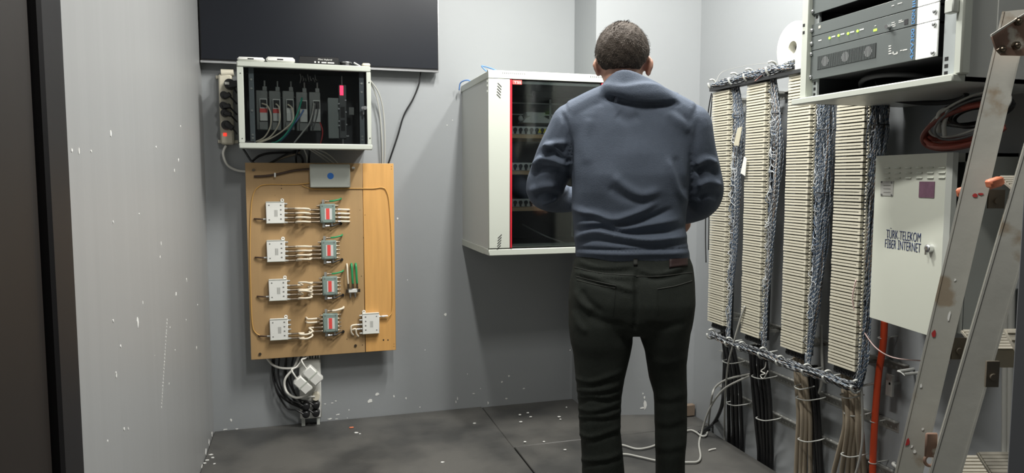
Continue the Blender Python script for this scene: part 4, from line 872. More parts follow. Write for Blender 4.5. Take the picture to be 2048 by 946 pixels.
# ================================================================ INTERNET CABINET WITH ITS DOOR AJAR
e_ = unit(V3(-.052, -.307, 0)); n_ = V3(e_[1], -e_[0], 0); hp = V3(1.775, 1.873, 0)
if n_[0] > 0: n_ = -n_
def HD(px, py, o=0.): return hit(px, py, n_, np.dot(n_, hp)+o)
iz0, iz1 = .797, 1.322; dw = .316
t = T('internet_cabinet', 'white wall box lettered fiber internet with its door ajar, behind the ladder', 'cabinet', (1.9, 1.71, iz0))
mb = MB()
mb.b2((1.80, 1.555, iz0+.01), (XW, 1.565, iz1)).b2((1.80, 1.865, iz0+.01), (XW, 1.875, iz1)).b2((1.80, 1.555, iz1-.01), (XW, 1.875, iz1)).b2((1.80, 1.555, iz0+.01), (XW, 1.875, iz0+.02)).b2((1.797, 1.555, iz1-.025), (1.802, 1.875, iz1)).b2((1.797, 1.555, iz0+.01), (1.802, 1.57, iz1))
O('body', mb, M['pale'], t)
O('lining', MB().b2((1.805, 1.5655, iz0+.021), (1.99, 1.568, iz1-.011)).b2((1.985, 1.568, iz0+.021), (1.995, 1.864, iz1-.011)).b2((1.803, 1.862, iz0+.021), (1.985, 1.8645, iz1-.011)), M['dark'], t, label='dark inside of the box')
M['door'] = mat('door_cream_white', (.60, .62, .54), .38, var=.03, vs=4)
h3 = V3(hp[0], hp[1], 0)
p = [h3, h3+e_*dw, h3+e_*dw-n_*.018, h3-n_*.018]
dd = O('door', MB().hexa([q+V3(0, 0, iz0) for q in p]+[q+V3(0, 0, iz1) for q in p]), M['door'], t)
q = h3+e_*(dw+.001); O('door_edge', MB().hexa([q+V3(0, 0, iz0)+n_*.002, q+e_*.014+V3(0, 0, iz0)-n_*.006, q+e_*.014+V3(0, 0, iz0)-n_*.022, q-n_*.02+V3(0, 0, iz0), q+V3(0, 0, iz1)+n_*.002, q+e_*.014+V3(0, 0, iz1)-n_*.006, q+e_*.014+V3(0, 0, iz1)-n_*.022, q-n_*.02+V3(0, 0, iz1)]), M['pale'], t)
zax = V3(0, 0, 1)
for rw in range(3):
    for k in range(6):
        c = HD(1771+k*20.5+k*k*.25, 336+rw*10-k*.2, .001); O('louver', MB().box(c+e_*.008, (.026, .005, .006), [e_, n_, unit(zax*.8-n_*.6)], .0015), M['door'], dd)
def plate(x0, y0, x1, y1, m, nm, off=.0012, **k):
    a, b = HD(x0, y0, off), HD(x1, y1, off); w_ = np.dot(b-a, e_); c = (a+b)/2
    return O(nm, MB().box(c, (w_, .0015, abs(a[2]-b[2])), [e_, n_, zax]), m, dd, **k)
plate(1762, 362, 1786, 392, mat('plate_grey', (.42, .42, .39), .5), 'plate')
for y in (370, 377, 384): plate(1767, y, 1781, y+1.2, M['print'], 'print_line', .002)
for x, y in ((1764, 364), (1784, 365), (1764, 389), (1784, 390)):
    c = HD(x, y, .001); O('rivet', MB().cyl(c, c+n_*.003, .003, n=8), M['print'], dd)
plate(1839, 363, 1868, 396, mat('purple_label', (.17, .085, .13), .4, var=.4, vs=60), 'sticker', label='dark purple sticker')
M['txt'] = mat('lettering_navy', (.02, .035, .11), .5)
a = HD(1772.5, 476, .0006); b = HD(1841, 484, .0006); ttw = np.dot(b-a, e_)
text('lettering', 'TÜRK TELEKOM', M['txt'], dd, a, e_, zax, .0405, ttw, .0008, off=-.018)
a = HD(1770, 495, .0006); b = HD(1841, 506, .0006)
text('lettering', 'FİBER İNTERNET', M['txt'], dd, V3(a[0], a[1], a[2]), e_, zax, .0405, np.dot(b-a, e_), .0008, off=-.018)
c = HD(1862, 497, .0); O('door_lock', MB().cyl(c, c+n_*.012, .0125, .0115, 18).ball(c+n_*.012, (.0115, .0115, .004), 14, 6, [e_, zax, n_]).b2(c+n_*.012-zax*.018-e_*.003, c+n_*.017-zax*.004+e_*.002), M['silver'], t, 40)

# ================================================================ AMPLIFIER RACK
M['racks'] = mat('rack_side_enamel', (.58, .59, .56), .4, var=.03, vs=3)
rx = XR-.42; ry0, ry1, rz0, rz1 = 1.395, 1.975, 1.488, 2.25
t = T('amplifier_rack', 'pale grey wall rack holding amplifiers, high at the upper right', 'rack', (1.78, 1.69, rz0))
O('body', MB().b2((rx+.03, ry0, rz0+.004), (XW, ry0+.01, rz1)).b2((rx+.03, ry1-.01, rz0+.004), (XW, ry1, rz1)).b2((rx+.03, ry0, rz1-.01), (XW, ry1, rz1)).b2((rx+.03, ry0, rz0+.004), (XW, ry1, rz0+.014)), M['racks'], t)
O('back', MB().b2((XW-.012, ry0+.01, rz0+.014), (XW-.002, ry1-.01, rz1-.01)), M['dark'], t)
O('lining', MB().b2((rx+.06, ry0+.0105, rz0+.0145), (XW-.012, ry0+.014, rz1-.011)).b2((rx+.06, ry1-.014, rz0+.0145), (XW-.012, ry1-.0105, rz1-.011)).b2((rx+.06, ry0+.014, rz0+.0145), (XW-.012, ry1-.014, rz0+.018)), M['dark'], t)
O('bottom_ledge', MB().b2((rx-.012, ry0, rz0), (rx+.03, ry1+.026, rz0+.020), .003), M['white'], t)
O('left_post', MB().b2((rx, ry1-.032, rz0+.020), (rx+.03, ry1, rz1), .003), M['white'], t)
O('right_post', MB().b2((rx, ry0-.012, rz0+.018), (rx+.03, ry0+.012, rz1), .004), M['white'], t)
for z in (1.735, 1.712): O('square_hole', MB().b2((rx-.0008, ry1-.016, z), (rx+.002, ry1-.007, z+.009)), M['hole'], t)
O('side_plate', MB().b2((rx+.12, ry0-.003, 1.58), (XW-.06, ry0, rz1-.05)), M['racks'], t)
O('latch', MB().b2((rx-.022, ry0+.0, 1.655), (rx, ry0+.026, 1.69), .003), M['pale'], t)
M['rail'] = mat('rail_zinc', (.42, .45, .45), .4, .3)
O('rack_rail', MB().b2((rx+.022, ry1-.055, rz0+.02), (rx+.030, ry1-.033, rz1-.012)), M['rail'], t)
O('rack_rail', MB().b2((rx+.022, ry0+.018, rz0+.02), (rx+.030, ry0+.062, rz1-.012)).b2((rx+.0225, ry0+.013, rz0+.02), (rx+.10, ry0+.017, rz1-.012)), M['rail'], t)
for z in (1.512, 1.530, 1.548, 1.755, 1.772, 1.79): O('square_hole', MB().b2((rx+.0212, ry1-.049, z), (rx+.0225, ry1-.040, z+.0095)), M['hole'], t)
for z in (1.512, 1.530, 1.548): O('square_hole', MB().b2((rx+.0212, ry0+.046, z), (rx+.0225, ry0+.056, z+.0095)), M['hole'], t)
AX = XR-.40-.006
M['amp'] = mat('amplifier_grey', (.115, .13, .127), .42, var=.05, vs=5)
M['ampw'] = mat('amplifier_white', (.92, .93, .92), .4)
M['led'] = mat('led_green', (.35, .95, .05), .4, emit=1.6)
M['bluet'] = mat('lettering_blue', (.10, .30, .62), .5)
ay0, ay1, wy = 1.469, 1.950, 1.536
def amp(z0, z1, label, depth=.3):
    t = T('amplifier', label, 'amplifier', (AX+.15, 1.71, z0), 'amplifiers in the rack')
    O('front', MB().b2((AX, wy, z0+.0008), (AX+.005, ay1, z1-.0008), .0008), M['amp'], t)
    O('white_end', MB().b2((AX, ay0, z0+.0008), (AX+.005, wy, z1-.0008), .0008), M['ampw'], t, label='blank white end of the front')
    O('chassis', MB().b2((AX+.006, 1.49, z0+.003), (AX+depth, ay1-.035, z1-.003)), M['blackm'], t)
    for y in (ay0+.010, ay1-.010):
        for z in ((z0+.010, z1-.010) if z1-z0 > .06 else ((z0+z1)/2,)): O('rack_screw', MB().ball((AX-.003, y, z), (.004, .0065, .0065), 10, 6), M['silver'], t, 180)
    return t
def apx(px, py, d=.001): return R(px, py, XR-AX+d)
def mark(t, nm, y0, y1, z0, z1, m): return O(nm, MB().b2((AX-.0008, y0, z0), (AX+.0005, y1, z1)), m, t)
tA = amp(1.563, 1.655, 'lowest amplifier of the rack, with three round fan grilles')
mark(tA, 'fan_grille', 1.672, 1.912, 1.592, 1.633, M['blackm'])
for k in range(52):
    if k % 5 == 0 or True: O('grille_bar', MB().b2((AX-.002, 1.674+k*.0046, 1.592), (AX-.0008, 1.6758+k*.0046, 1.633)), M['amp'], tA)
for cyy in (1.875, 1.79, 1.70):
    mb = MB()
    for k in range(-4, 5):
        h = math.sqrt(max(0, .015**2-(k*.0036)**2)); mb.b2((AX-.0026, cyy+k*.0036-.0007, 1.613-h), (AX-.0018, cyy+k*.0036+.0007, 1.613+h))
    O('fan', mb, mat('fan_pale', (.26, .27, .27), .4), tA)
for (x, y, w_, h_) in ((1777, 92, 5, 2), (1777, 97, 5, 2), (1777, 102, 5, 2), (1777, 107, 6, 2), (1785, 104, 2, 5), (1787, 108, 6, 2), (1793, 104, 2, 5), (1800, 101, 4, 1.5), (1805, 100, 9, 2)):
    a, b = apx(x, y), apx(x+w_, y); mark(tA, 'print_mark', min(a[1], b[1]), max(a[1], b[1]), a[2]-h_*.0011, a[2]+.0005, M['label'])
tB = amp(1.655, 1.700, 'one unit high amplifier front with a row of green lights')
for px, py in ((1659, 76), (1677, 71), (1696, 67), (1715, 62)):
    a = apx(px, py); O('light', MB().cyl(a+V3(-.001, 0, 0), a+V3(.001, 0, 0), .0035, n=10), M['led'], tB); mark(tB, 'print_mark', a[1]-.024, a[1]-.008, a[2]-.0005, a[2]+.003, M['label'])
a = apx(1750, 60); mark(tB, 'light', a[1]-.006, a[1]+.006, a[2]-.003, a[2]+.003, M['led'])
a = apx(1640, 81); mark(tB, 'print_mark', a[1]-.006, a[1]+.008, a[2]-.001, a[2]+.002, M['label'])
a = apx(1779, 54); O('knob', MB().cyl(a+V3(.001, 0, 0), a+V3(-.012, 0, 0), .006, n=12), M['silver'], tB)
for (x, y, w_) in ((1769, 53, 3), (1769, 56, 3), (1783, 46, 6), (1783, 50, 8), (1785, 53, 6), (1797, 42, 7), (1797, 45, 10), (1749, 52, 3)):
    a, b = apx(x, y), apx(x+w_, y-.2*w_); mark(tB, 'print_mark', min(a[1], b[1]), max(a[1], b[1]), a[2]-.0008, a[2]+.001, M['label'])
a = apx(1812, 43); mark(tB, 'badge', a[1]-.006, a[1]+.006, a[2]-.008, a[2]+.006, M['blackm'])
tC = amp(1.700, 1.738, 'plain one unit front above the green lights')
a = apx(1639, 54); mark(tC, 'switch', a[1]-.004, a[1]+.005, a[2]-.004, a[2]+.004, M['cream'])
for (x, y, w_) in ((1783, 12, 5), (1795, 8, 9)):
    a, b = apx(x, y), apx(x+w_, y); mark(tC, 'print_mark', min(a[1], b[1]), max(a[1], b[1]), a[2]-.001, a[2]+.0012, M['label'])
tD = amp(1.768, 1.858, 'topmost dark amplifier front above the open gap in the rack')
# blue vertical lettering, one word on each front, read from below
for tt, s_, z, ln in ((tA, '4XV300', 1.567, .080), (tB, 'DON', 1.660, .036), (tC, 'IIU', 1.704, .028)):
    text('lettering', s_, M['bluet'], tt, (AX-.0004, wy+.006, z), (0, 0, 1), (0, 1, 0), .0145, ln, .0006)
c = V3(1.75, 1.72, 1.515); one('cable_coil', MB().ring(c, (.25, 0, 1), .14, .008, 28, 8), M['blackm'], 'black cable coil lying in the bottom of the amplifier rack', 'cable', c, smooth=180)
# paper roll
c = R(1585, 95, .15)
t = T('paper_roll', 'big white paper roll on the wall left of the amplifier rack', 'roll', c)
mb = MB(); n_s = 36; rO, rI = .104, .026
rings = []
for (x, r_) in ((.0, rI), (.0, rO*.97), (.004, rO), (.096, rO), (.10, rO*.97), (.10, rI)):
    rings.append([c+V3(x, r_*math.cos(2*math.pi*k/n_s)*.93, r_*math.sin(2*math.pi*k/n_s)*(1+.05*math.sin(2*math.pi*k/n_s+3.5))) for k in range(n_s)])
vs = [p for r_ in rings for p in r_]; mb.add(vs, [(i*n_s+j, i*n_s+(j+1) % n_s, ((i+1) % 6)*n_s+(j+1) % n_s, ((i+1) % 6)*n_s+j) for i in range(6) for j in range(n_s)])
O('paper', mb, mat('paper_white', (.74, .73, .64), .75, var=.06, vs=14, bump=.25, bs=50), t, 50)
O('core', MB().cyl(c+V3(.012, 0, 0), c+V3(.10, 0, 0), .0265, n=20, caps=False), mat('cardboard', (.10, .10, .10), .8), t)
O('holder', MB().cyl(c+V3(.02, 0, 0), (XW, c[1], c[2]), .01, n=10), M['blackm'], t)
# cables coiled under the rack
t = T('cable_coil', 'coil of red and grey cables hanging below the amplifier rack', 'cables', R(1905, 240, .2))
def loop(pxc, pyc, a_, b_, tilt, s, r_, m, a0=0, a1=2*math.pi, nm='cable'):
    P_ = []
    for th in np.linspace(a0, a1, 22):
        x = a_*math.cos(th); y = b_*math.sin(th); P_.append(R(pxc+x*math.cos(tilt)+y*math.sin(tilt), pyc-x*math.sin(tilt)+y*math.cos(tilt), s+.02*math.sin(th*2+a_)))
    O(nm, MB().tube(P_, r_, 7, 2), m, t, 180)
for k in range(6): loop(1935, 243+k*2.2, 84+k*2, 30+k*1.3, .30, .20+.012*k, .0062, mat('shaded_red_cable', (.26, .045, .025), .5) if k % 3 != 2 else mat('shaded_red_cable_deep', (.15, .03, .02), .5), .7, 5.6, 'red_cable')  # reds darkened: the shade under the rack is in their colour
for k in range(2): loop(1940, 228+k*9, 88-k*12, 32, .42, .26+.01*k, .0035, M['dgreyc'] if k else M['greyc'], 0, 6.1, 'grey_cable')
for k in range(7): loop(1950, 222+k*2, 78-k*6, 24-k, .2, .15+.01*k, .006, M['black'], nm='black_cable')
c = R(1885, 243, .27); O('wrap', MB().tube([c+V3(0, .01, -.03), c+V3(-.01, .004, .02), c+V3(0, -.015, .03), c+V3(-.005, -.01, -.01), c+V3(0, -.01, -.04)], .006, 7), M['greyc'], t, 180)

# ================================================================ LADDER
M['alu'] = mat('ladder_aluminium', (.44, .435, .39), .55, .2, var=.22, vs=7, bump=.15, bs=40, dirt=((.31, .255, .185), 10), lamt=(.36, .42))
M['alud'] = mat('ladder_tread', (.46, .43, .36), .6, .25, var=.15, vs=12)
M['rust'] = mat('rusty_plate', (.27, .165, .12), .7, .0, var=.4, vs=18, dirt=((.62, .58, .50), 16), lamt=(.34, .39))
M['redpaint'] = mat('red_paint_smear', (.40, .03, .03), .5)
M['clip'] = mat('orange_plastic', (.68, .20, .10), .5)
cr, cdp = RT, unit(V3(FW[0], FW[1], 0))
phi = math.radians(32); WX = unit(-cr*math.cos(phi)+cdp*math.sin(phi)); WY = unit(cr*math.sin(phi)+cdp*math.cos(phi))
Lad = T('step_ladder', 'folded aluminium step ladder with paint specks leaning at the right edge', 'ladder', tuple(FL(1700, 1700, 0)))
LB = V3(*Lad.location); Lad.location = (1.1, .95, 0); WORLD[Lad.name] = (1.1, .95, 0)
def mkrail(pa, pb, zc, face, side, ztop, nm='rail'):
    A_, B_ = Z(*pa, zc), Z(*pb, zc); d = B_-A_
    t0 = (0.0-A_[2])/d[2]; t1 = (ztop-A_[2])/d[2]; P0, P1 = A_+d*t0, A_+d*t1
    corner = lambda Q: [Q, Q+WX*face, Q+WX*face+WY*side, Q+WY*side]
    # open channel: face plate, two flanges
    u = unit(d); bar = lambda x0, x1, y0, y1: [Q+WX*x+WY*y for Q in (P0, P1) for x, y in ((x0, y0), (x1, y0), (x1, y1), (x0, y1))]
    mb = MB().hexa(bar(0, face, 0, .005)).hexa(bar(.004, face-.002, .005, side-.005)).hexa(bar(0, face, side-.005, side)).hexa(bar(.002, .0045, side*.42, side*.55))
    mb.hexa(bar(.0, .0035, -.0012, 0)).hexa(bar(face-.0035, face, -.0012, 0))
    O(nm, mb, M['alu'], Lad)
    return lambda py: A_+d*((py-pa[1])/(pb[1]-pa[1])), u
q1, u1 = mkrail((1846, 946), (2041, 110), 1.30, .044, .028, 1.56)
q2, u2 = mkrail((1924, 946), (2095, 356), 1.22, .046, .031, 1.60)
# far rails of both halves (outside the picture)
for zc, dx in ((1.30, 430), (1.22, 420)):
    A_, B_ = Z(1846+dx, 946, zc), Z(2041+dx, 110, zc); d = B_-A_; P0, P1 = A_+d*(-A_[2]/d[2]), A_+d*((1.56-A_[2])/d[2])
    O('rail', MB().hexa([P0, P0+WX*.049, P0+WX*.049+WY*.036, P0+WY*.036, P1, P1+WX*.049, P1+WX*.049+WY*.036, P1+WY*.036]), M['alu'], Lad)
def tread(px, py, zc, width, depth, tilt, h=.03):
    """ribbed tread starting at a pixel on its rail and running to the right"""
    A_ = Z(px, py, zc); x = cr; f = unit(-cdp*math.cos(tilt)-V3(0, 0, 1)*math.sin(tilt)); up_ = np.cross(x, f); up_ = up_ if up_[2] > 0 else -up_
    mb = MB().hexa([A_, A_+x*width, A_+x*width+f*depth, A_+f*depth, A_+up_*.004, A_+x*width+up_*.004, A_+x*width+f*depth+up_*.004, A_+f*depth+up_*.004])
    e = A_+f*depth; mb.hexa([e-V3(0, 0, h), e+x*width-V3(0, 0, h), e+x*width-V3(0, 0, h)-f*.004, e-V3(0, 0, h)-f*.004, e+up_*.004, e+x*width+up_*.004, e+x*width-f*.004+up_*.004, e-f*.004+up_*.004])
    td = O('tread', mb, M['alud'], Lad)
    for k in range(7):
        c0 = A_+f*(depth*(k+.5)/7)+up_*.0055; O('tread_rib', MB().box(c0+x*width/2, (width-.004, .006, .003), [x, f, up_]), M['alud'], td)
    return td
def bracket(px, py, zc, w_, h_):
    c = Z(px, py, zc); O('bracket', MB().box(c, (w_, .004, h_), [cr, cdp, V3(0, 0, 1)]).cyl(c-cdp*.006+V3(0, 0, -h_*.1), c-cdp*.001+V3(0, 0, -h_*.1), .006, n=10), mat('bracket_brown_grey', (.19, .16, .12), .6, var=.3, vs=25), Lad)
tread(1995, 357, 1.36, .30, .055, .5); bracket(1992, 398, 1.315, .030, .035)
tread(1921, 664, 1.36, .36, .055, .5); bracket(1917, 697, 1.305, .026, .040)
tread(1862, 915, 1.36, .40, .06, .4)
tread(2005, 660, 1.30, .30, .11, .75); bracket(1984, 748, 1.215, .022, .045)
tread(1952, 908, 1.26, .30, .05, .55, .05)
# hinge plate at the head
hz = 1.285
P_ = [(1980, 70), (2052, 24), (2090, 20), (2090, 105), (2044, 112), (2001, 111), (1990, 100)]
O('hinge_plate', MB().prism([Z(x, y, hz) for x, y in P_], -FW*.004), M['rust'], Lad, label='rusty hinge plate at the head')
O('hinge_edge', MB().prism([Z(x, y, hz-.005) for x, y in ((1980, 70), (2052, 24), (2052, 27), (1981, 74))], -FW*.004), M['alu'], Lad)
for px, py in ((2034, 44), (2030, 92), (2001, 100)):
    c = Z(px, py, hz-.004); O('bolt', MB().cyl(c, c-FW*.006, .0075, n=6).ball(c-FW*.006, .0045, 8, 6), M['brass'], Lad)
a = Z(1914, 387, 1.375); b = Z(2004, 362, 1.375); O('plastic_clip', MB().box((a+b)/2, (np.linalg.norm(b-a), .012, .019), [unit(b-a), unit(np.cross(V3(0, 0, 1), unit(b-a))), unit(np.cross(unit(b-a), np.cross(V3(0, 0, 1), unit(b-a))))], .004), M['clip'], Lad, label='orange plastic clip')
a = Z(1976, 369, 1.27); b = Z(2003, 360, 1.27); O('plastic_clip', MB().box((a+b)/2, (np.linalg.norm(b-a), .02, .015), [unit(b-a), cdp, unit(np.cross(cdp, unit(b-a)))*-1], .003), M['clip'], Lad, label='orange plastic clip')
def smear(px, py, zc, w_, h_, m=None):
    c = Z(px, py, zc); nn = unit(np.cross(WX, u1)); nn = nn if nn@FW < 0 else -nn; rr = random.Random(px)
    A_ = q1(946); dd_ = np.dot(A_-c, nn)/np.dot(ray(px, py), nn); c = c+ray(px, py)*dd_
    poly = [c+WX*w_*rr.uniform(.5, 1)*math.cos(a)+u1*h_*rr.uniform(.5, 1)*math.sin(a)+nn*.0006 for a in np.linspace(0, 2*math.pi, 9)[:-1]]
    O('paint_smear', MB().prism(poly, nn*.0006), m or M['redpaint'], Lad)
for a in ((1950, 391, 1.3, .007, .005), (1962, 388, 1.3, .006, .003), (1868, 667, 1.3, .005, .008), (1815, 885, 1.3, .004, .010)): smear(*a)
for a in ((1824, 893, 1.3, .0025, .004), (1829, 903, 1.3, .003, .004), (1846, 858, 1.3, .0025, .003), (1842, 772, 1.3, .003, .005), (1898, 632, 1.3, .003, .012), (1910, 560, 1.3, .002, .004)): smear(*a, M['chip'])
c = Z(1862, 890, 1.26); O('latch', MB().box(c, (.022, .005, .045), [cr, cdp, V3(0, 0, 1)], .003).ring(c+V3(0, 0, -.028), cdp, .010, .003, 14, 6), M['rust'], Lad)
# ================================================================ THE MAN
TH = YAW+math.atan((1265-CXP)/FPX); MN = V3(math.sin(TH), math.cos(TH), 0); MT = V3(math.cos(TH), -math.sin(TH), 0); R0 = 2.363
def MP(px, py, d=0.): return hit(px, py, MN, R0+d)
M['skin'] = mat('skin', (.50, .27, .19), .5, var=.10, vs=30)
M['hood'] = mat('hoodie_slate_blue', (.095, .115, .152), .85, var=.10, vs=50, bump=.25, bs=260, spec=.25)
M['jean'] = mat('trousers_green_black', (.021, .025, .0205), .8, var=.25, vs=70, bump=.25, bs=320, spec=.3)
M['seam'] = mat('trouser_seam', (.050, .052, .046), .8)
M['hair'] = mat('hair_dark_brown', (.050, .039, .031), .75, var=.35, vs=60, bump=.9, bs=220, spec=.2)
M['shoe'] = mat('shoe_black', (.02, .02, .02), .6)
foot = FL(1265, 1118); base = V3(MP(1265, 900)[0], MP(1265, 900)[1], 0)
def sring(py, l, r, db, df, n=28, e=2.5, mid=None):
    """cross-section seen between pixels l..r at height py, from depth db (back) to df (front)"""
    a, b = MP(l, py), MP(r, py); c = (a+b)/2; w2 = np.dot(b-a, MT)/2; cd_ = (db+df)/2; hd = (df-db)/2; out = []
    for k in range(n):
        t = 2*math.pi*k/n; ct, s_ = math.cos(t), math.sin(t)
        out.append(c+MT*w2*math.copysign(abs(ct)**(2/e), ct)+MN*(cd_+hd*math.copysign(abs(s_)**(2/e), s_)))
    return out
def shrink(tab, f): 
    o = []
    for (py, l, r, db, df) in tab:
        m, h = (l+r)/2, (r-l)/2*f; o.append((py, m-h, m+h, (db+df)/2-(df-db)/2*f, (db+df)/2+(df-db)/2*f))
    return o
TORSO = [(196, 1212, 1300, -.045, .06), (206, 1176, 1334, -.088, .075), (218, 1148, 1366, -.098, .085), (232, 1130, 1388, -.103, .095), (250, 1124, 1396, -.108, .105), (275, 1130, 1390, -.113, .115), (310, 1140, 1384, -.124, .125), (350, 1142, 1382, -.130, .125), (385, 1143, 1378, -.124, .125), (420, 1144, 1374, -.110, .125), (450, 1146, 1372, -.108, .130), (475, 1148, 1374, -.120, .135), (495, 1150, 1377, -.124, .135), (505, 1151, 1379, -.118, .13), (516, 1152, 1381, -.116, .128)]
HIPS = [(503, 1156, 1376, -.115, .115), (530, 1147, 1386, -.125, .118), (560, 1141, 1389, -.140, .118), (600, 1138, 1390, -.150, .112), (630, 1138, 1387, -.142, .105), (652, 1141, 1384, -.120, .095), (662, 1148, 1376, -.09, .07)]
LEGL = [(600, 1142, 1262, -.13, .08), (640, 1138, 1265, -.135, .085), (680, 1142, 1266, -.125, .075), (702, 1147, 1262, -.115, .07), (730, 1150, 1255, -.108, .066), (756, 1153, 1249, -.100, .062), (795, 1156, 1243, -.092, .060), (854, 1160, 1241, -.088, .058), (899, 1163, 1246, -.088, .058), (943, 1164, 1250, -.086, .058), (1000, 1166, 1248, -.078, .060), (1060, 1169, 1244, -.068, .060), (1092, 1169, 1241, -.062, .062)]
LEGR = [(600, 1270, 1388, -.13, .09), (640, 1270, 1384, -.125, .095), (680, 1281, 1379, -.105, .095), (702, 1289, 1376, -.09, .095), (726, 1293, 1374, -.075, .098), (761, 1298, 1375, -.055, .105), (795, 1308, 1376, -.042, .112), (854, 1310, 1376, -.032, .115), (923, 1311, 1373, -.026, .116), (1000, 1312, 1372, -.018, .112), (1060, 1312, 1370, -.010, .112), (1092, 1312, 1368, -.006, .112)]
ARML = [(MP(1146, 252, -.005), .076), (MP(1126, 292, .01), .074), (MP(1104, 338, .035), .069), (MP(1090, 376, .07), .066), (MP(1104, 392, .14), .058), (MP(1130, 398, .21), .050), (MP(1150, 398, .27), .044)]
ARMR = [(MP(1378, 254, .0), .074), (MP(1386, 296, .015), .071), (MP(1399, 340, .035), .066), (MP(1408, 384, .065), .064), (MP(1402, 404, .13), .056), (MP(1384, 418, .20), .048), (MP(1366, 426, .26), .042)]
def limb(mb, L_, f=1., seg=6):
    mb.tube([p for p, r_ in L_], [r_*f for p, r_ in L_], 18, seg); mb.ball(L_[0][0], L_[0][1]*f, 16, 10); mb.ball(L_[-1][0], L_[-1][1]*f, 16, 10)
HAND = []
def hand(mb, wr, fwd, pal, side, curl):
    """palm, four unequal curled fingers and a thumb leaving the palm's side"""
    fwd, pal = unit(fwd), unit(pal); lat = unit(np.cross(fwd, pal))*side
    c = V3(*wr)+fwd*.05
    a = np.array([fwd, lat, pal]); mb.box(c, (.092, .078, .026), a, .010); mb.tube([V3(*wr)-fwd*.05, V3(*wr), c-fwd*.02], [.026, .025, .026], 12, 4)
    for k, (o_, ln, r_) in enumerate(((.028, .070, .0088), (.010, .078, .0090), (-.010, .072, .0086), (-.028, .058, .0078))):
        p = c+fwd*.040+lat*o_; pts = [p-fwd*.02, p]; ang = 0.
        for sgm in (.42, .33, .25):
            ang += curl[k]; d = unit(fwd*math.cos(ang)+pal*math.sin(ang)); p = p+d*ln*sgm; pts.append(p)
        mb.tube(pts, [r_*1.05, r_*1.1, r_, r_*.92, r_*.8], 10, 4); mb.ball(pts[-1], r_*.8, 8, 6)
    p = c-fwd*.026+lat*.034; pts = [p, p+lat*.020+fwd*.014+pal*.008, p+lat*.032+fwd*.040+pal*.018, p+lat*.034+fwd*.064+pal*.026]
    mb.tube(pts, [.014, .0125, .0105, .0085], 10, 4); mb.ball(pts[-1], .0085, 8, 6)
# --- body: one continuous skin (head, neck, trunk, arms, hands, legs, feet)
mb = MB()
mb.loft([sring(*r_) for r_ in shrink(TORSO[3:], .84)]); mb.loft([sring(*r_) for r_ in shrink(HIPS, .88)])
mb.loft([sring(*r_) for r_ in shrink(LEGL, .78)]); mb.loft([sring(*r_) for r_ in shrink(LEGR, .78)])
limb(mb, ARML, .72); limb(mb, ARMR, .72)
HC = MP(1244, 106, .035)
HA = np.array([MT, MN, V3(0, 0, 1)])
mb.ball(HC, (.079, .098, .092), 28, 18, HA)
mb.ball(MP(1244, 138, .065), (.070, .076, .078), 24, 16, HA); mb.ball(MP(1244, 166, .098), (.040, .040, .030), 16, 10, HA)      # face, chin
mb.tube([MP(1247, 250, .02), MP(1246, 195, .015), MP(1244, 150, .025)], [.068, .060, .062], 18, 5)
mb.tube([MP(1244, 116, .136), MP(1244, 130, .152), MP(1244, 138, .160)], [.009, .011, .014], 10, 4)                                # nose
mb.ball(MP(1237, 139, .148), .009, 8, 6).ball(MP(1251, 139, .148), .009, 8, 6)
mb.tube([MP(1232, 152, .130), MP(1244, 151, .142), MP(1256, 152, .130)], [.005, .008, .005], 8, 4).tube([MP(1233, 155, .128), MP(1244, 157, .140), MP(1255, 155, .128)], [.005, .008, .005], 8, 4)   # lips
mb.tube([MP(1216, 113, .118), MP(1230, 110, .136), MP(1240, 113, .138)], .008, 8, 4).tube([MP(1272, 113, .118), MP(1258, 110, .136), MP(1248, 113, .138)], .008, 8, 4)  # brows
for s_, ex, ey in ((-1, 1196.5, 131), (1, 1296.5, 130)):                                                                     # ears
    e = MP(ex, ey, .045); ea = np.array([unit(MT*s_*.5-MN*.87), unit(MT*s_*.87+MN*.5), V3(0, 0, 1)])
    mb.ball(e, (.019, .007, .031), 14, 10, ea); mb.ring(e+ea[1]*.004, ea[1], .019, .0055, 16, 6); mb.ball(e-V3(0, 0, .026), (.010, .007, .011), 10, 6, HA)
hand(mb, MP(1158, 398, .29), unit(MT*.55+MN*.80+V3(0, 0, -.05)), unit(MT*.3-MN*.1+V3(0, 0, -.9)), 1, (.35, .45, .5, .55))
hand(mb, MP(1366, 427, .275), unit(-MT*.45+MN*.75+V3(0, 0, -.25)), unit(-MT*.5+V3(0, 0, -.8)), -1, (.5, .6, .6, .65))
for tab in (LEGL, LEGR):
    py, l, r_, db, df = tab[-1]; c = MP((l+r_)/2, py, (db+df)/2); c[2] = 0
    mb.tube([c+V3(0, 0, .14), c+V3(0, 0, .07), c-MN*.02+V3(0, 0, .035)], [.042, .040, .034], 12, 4); mb.ball(c+MN*.05+V3(0, 0, .04), (.04, .12, .032), 16, 10, HA)
bme_ = fuse(mb, .005, 3)
def finish(me, name, mats, parent, basept):
    co = mverts(me)-V3(*basept); me.vertices.foreach_set('co', co.ravel()); me.materials.clear()
    for m in (mats if isinstance(mats, list) else [mats]): me.materials.append(m)
    shade(me, 180); me.update(); o = bpy.data.objects.new(name, me); COL.objects.link(o)
    if parent is None: o.location = tuple(basept)
    else: o.parent = parent
    WORLD[o.name] = tuple(basept); return o
man = finish(bme_, 'person', M['skin'], None, base)
tag(man, 'person seen from behind in a slate blue hoodie and dark trousers, arms bent in front', 'person')
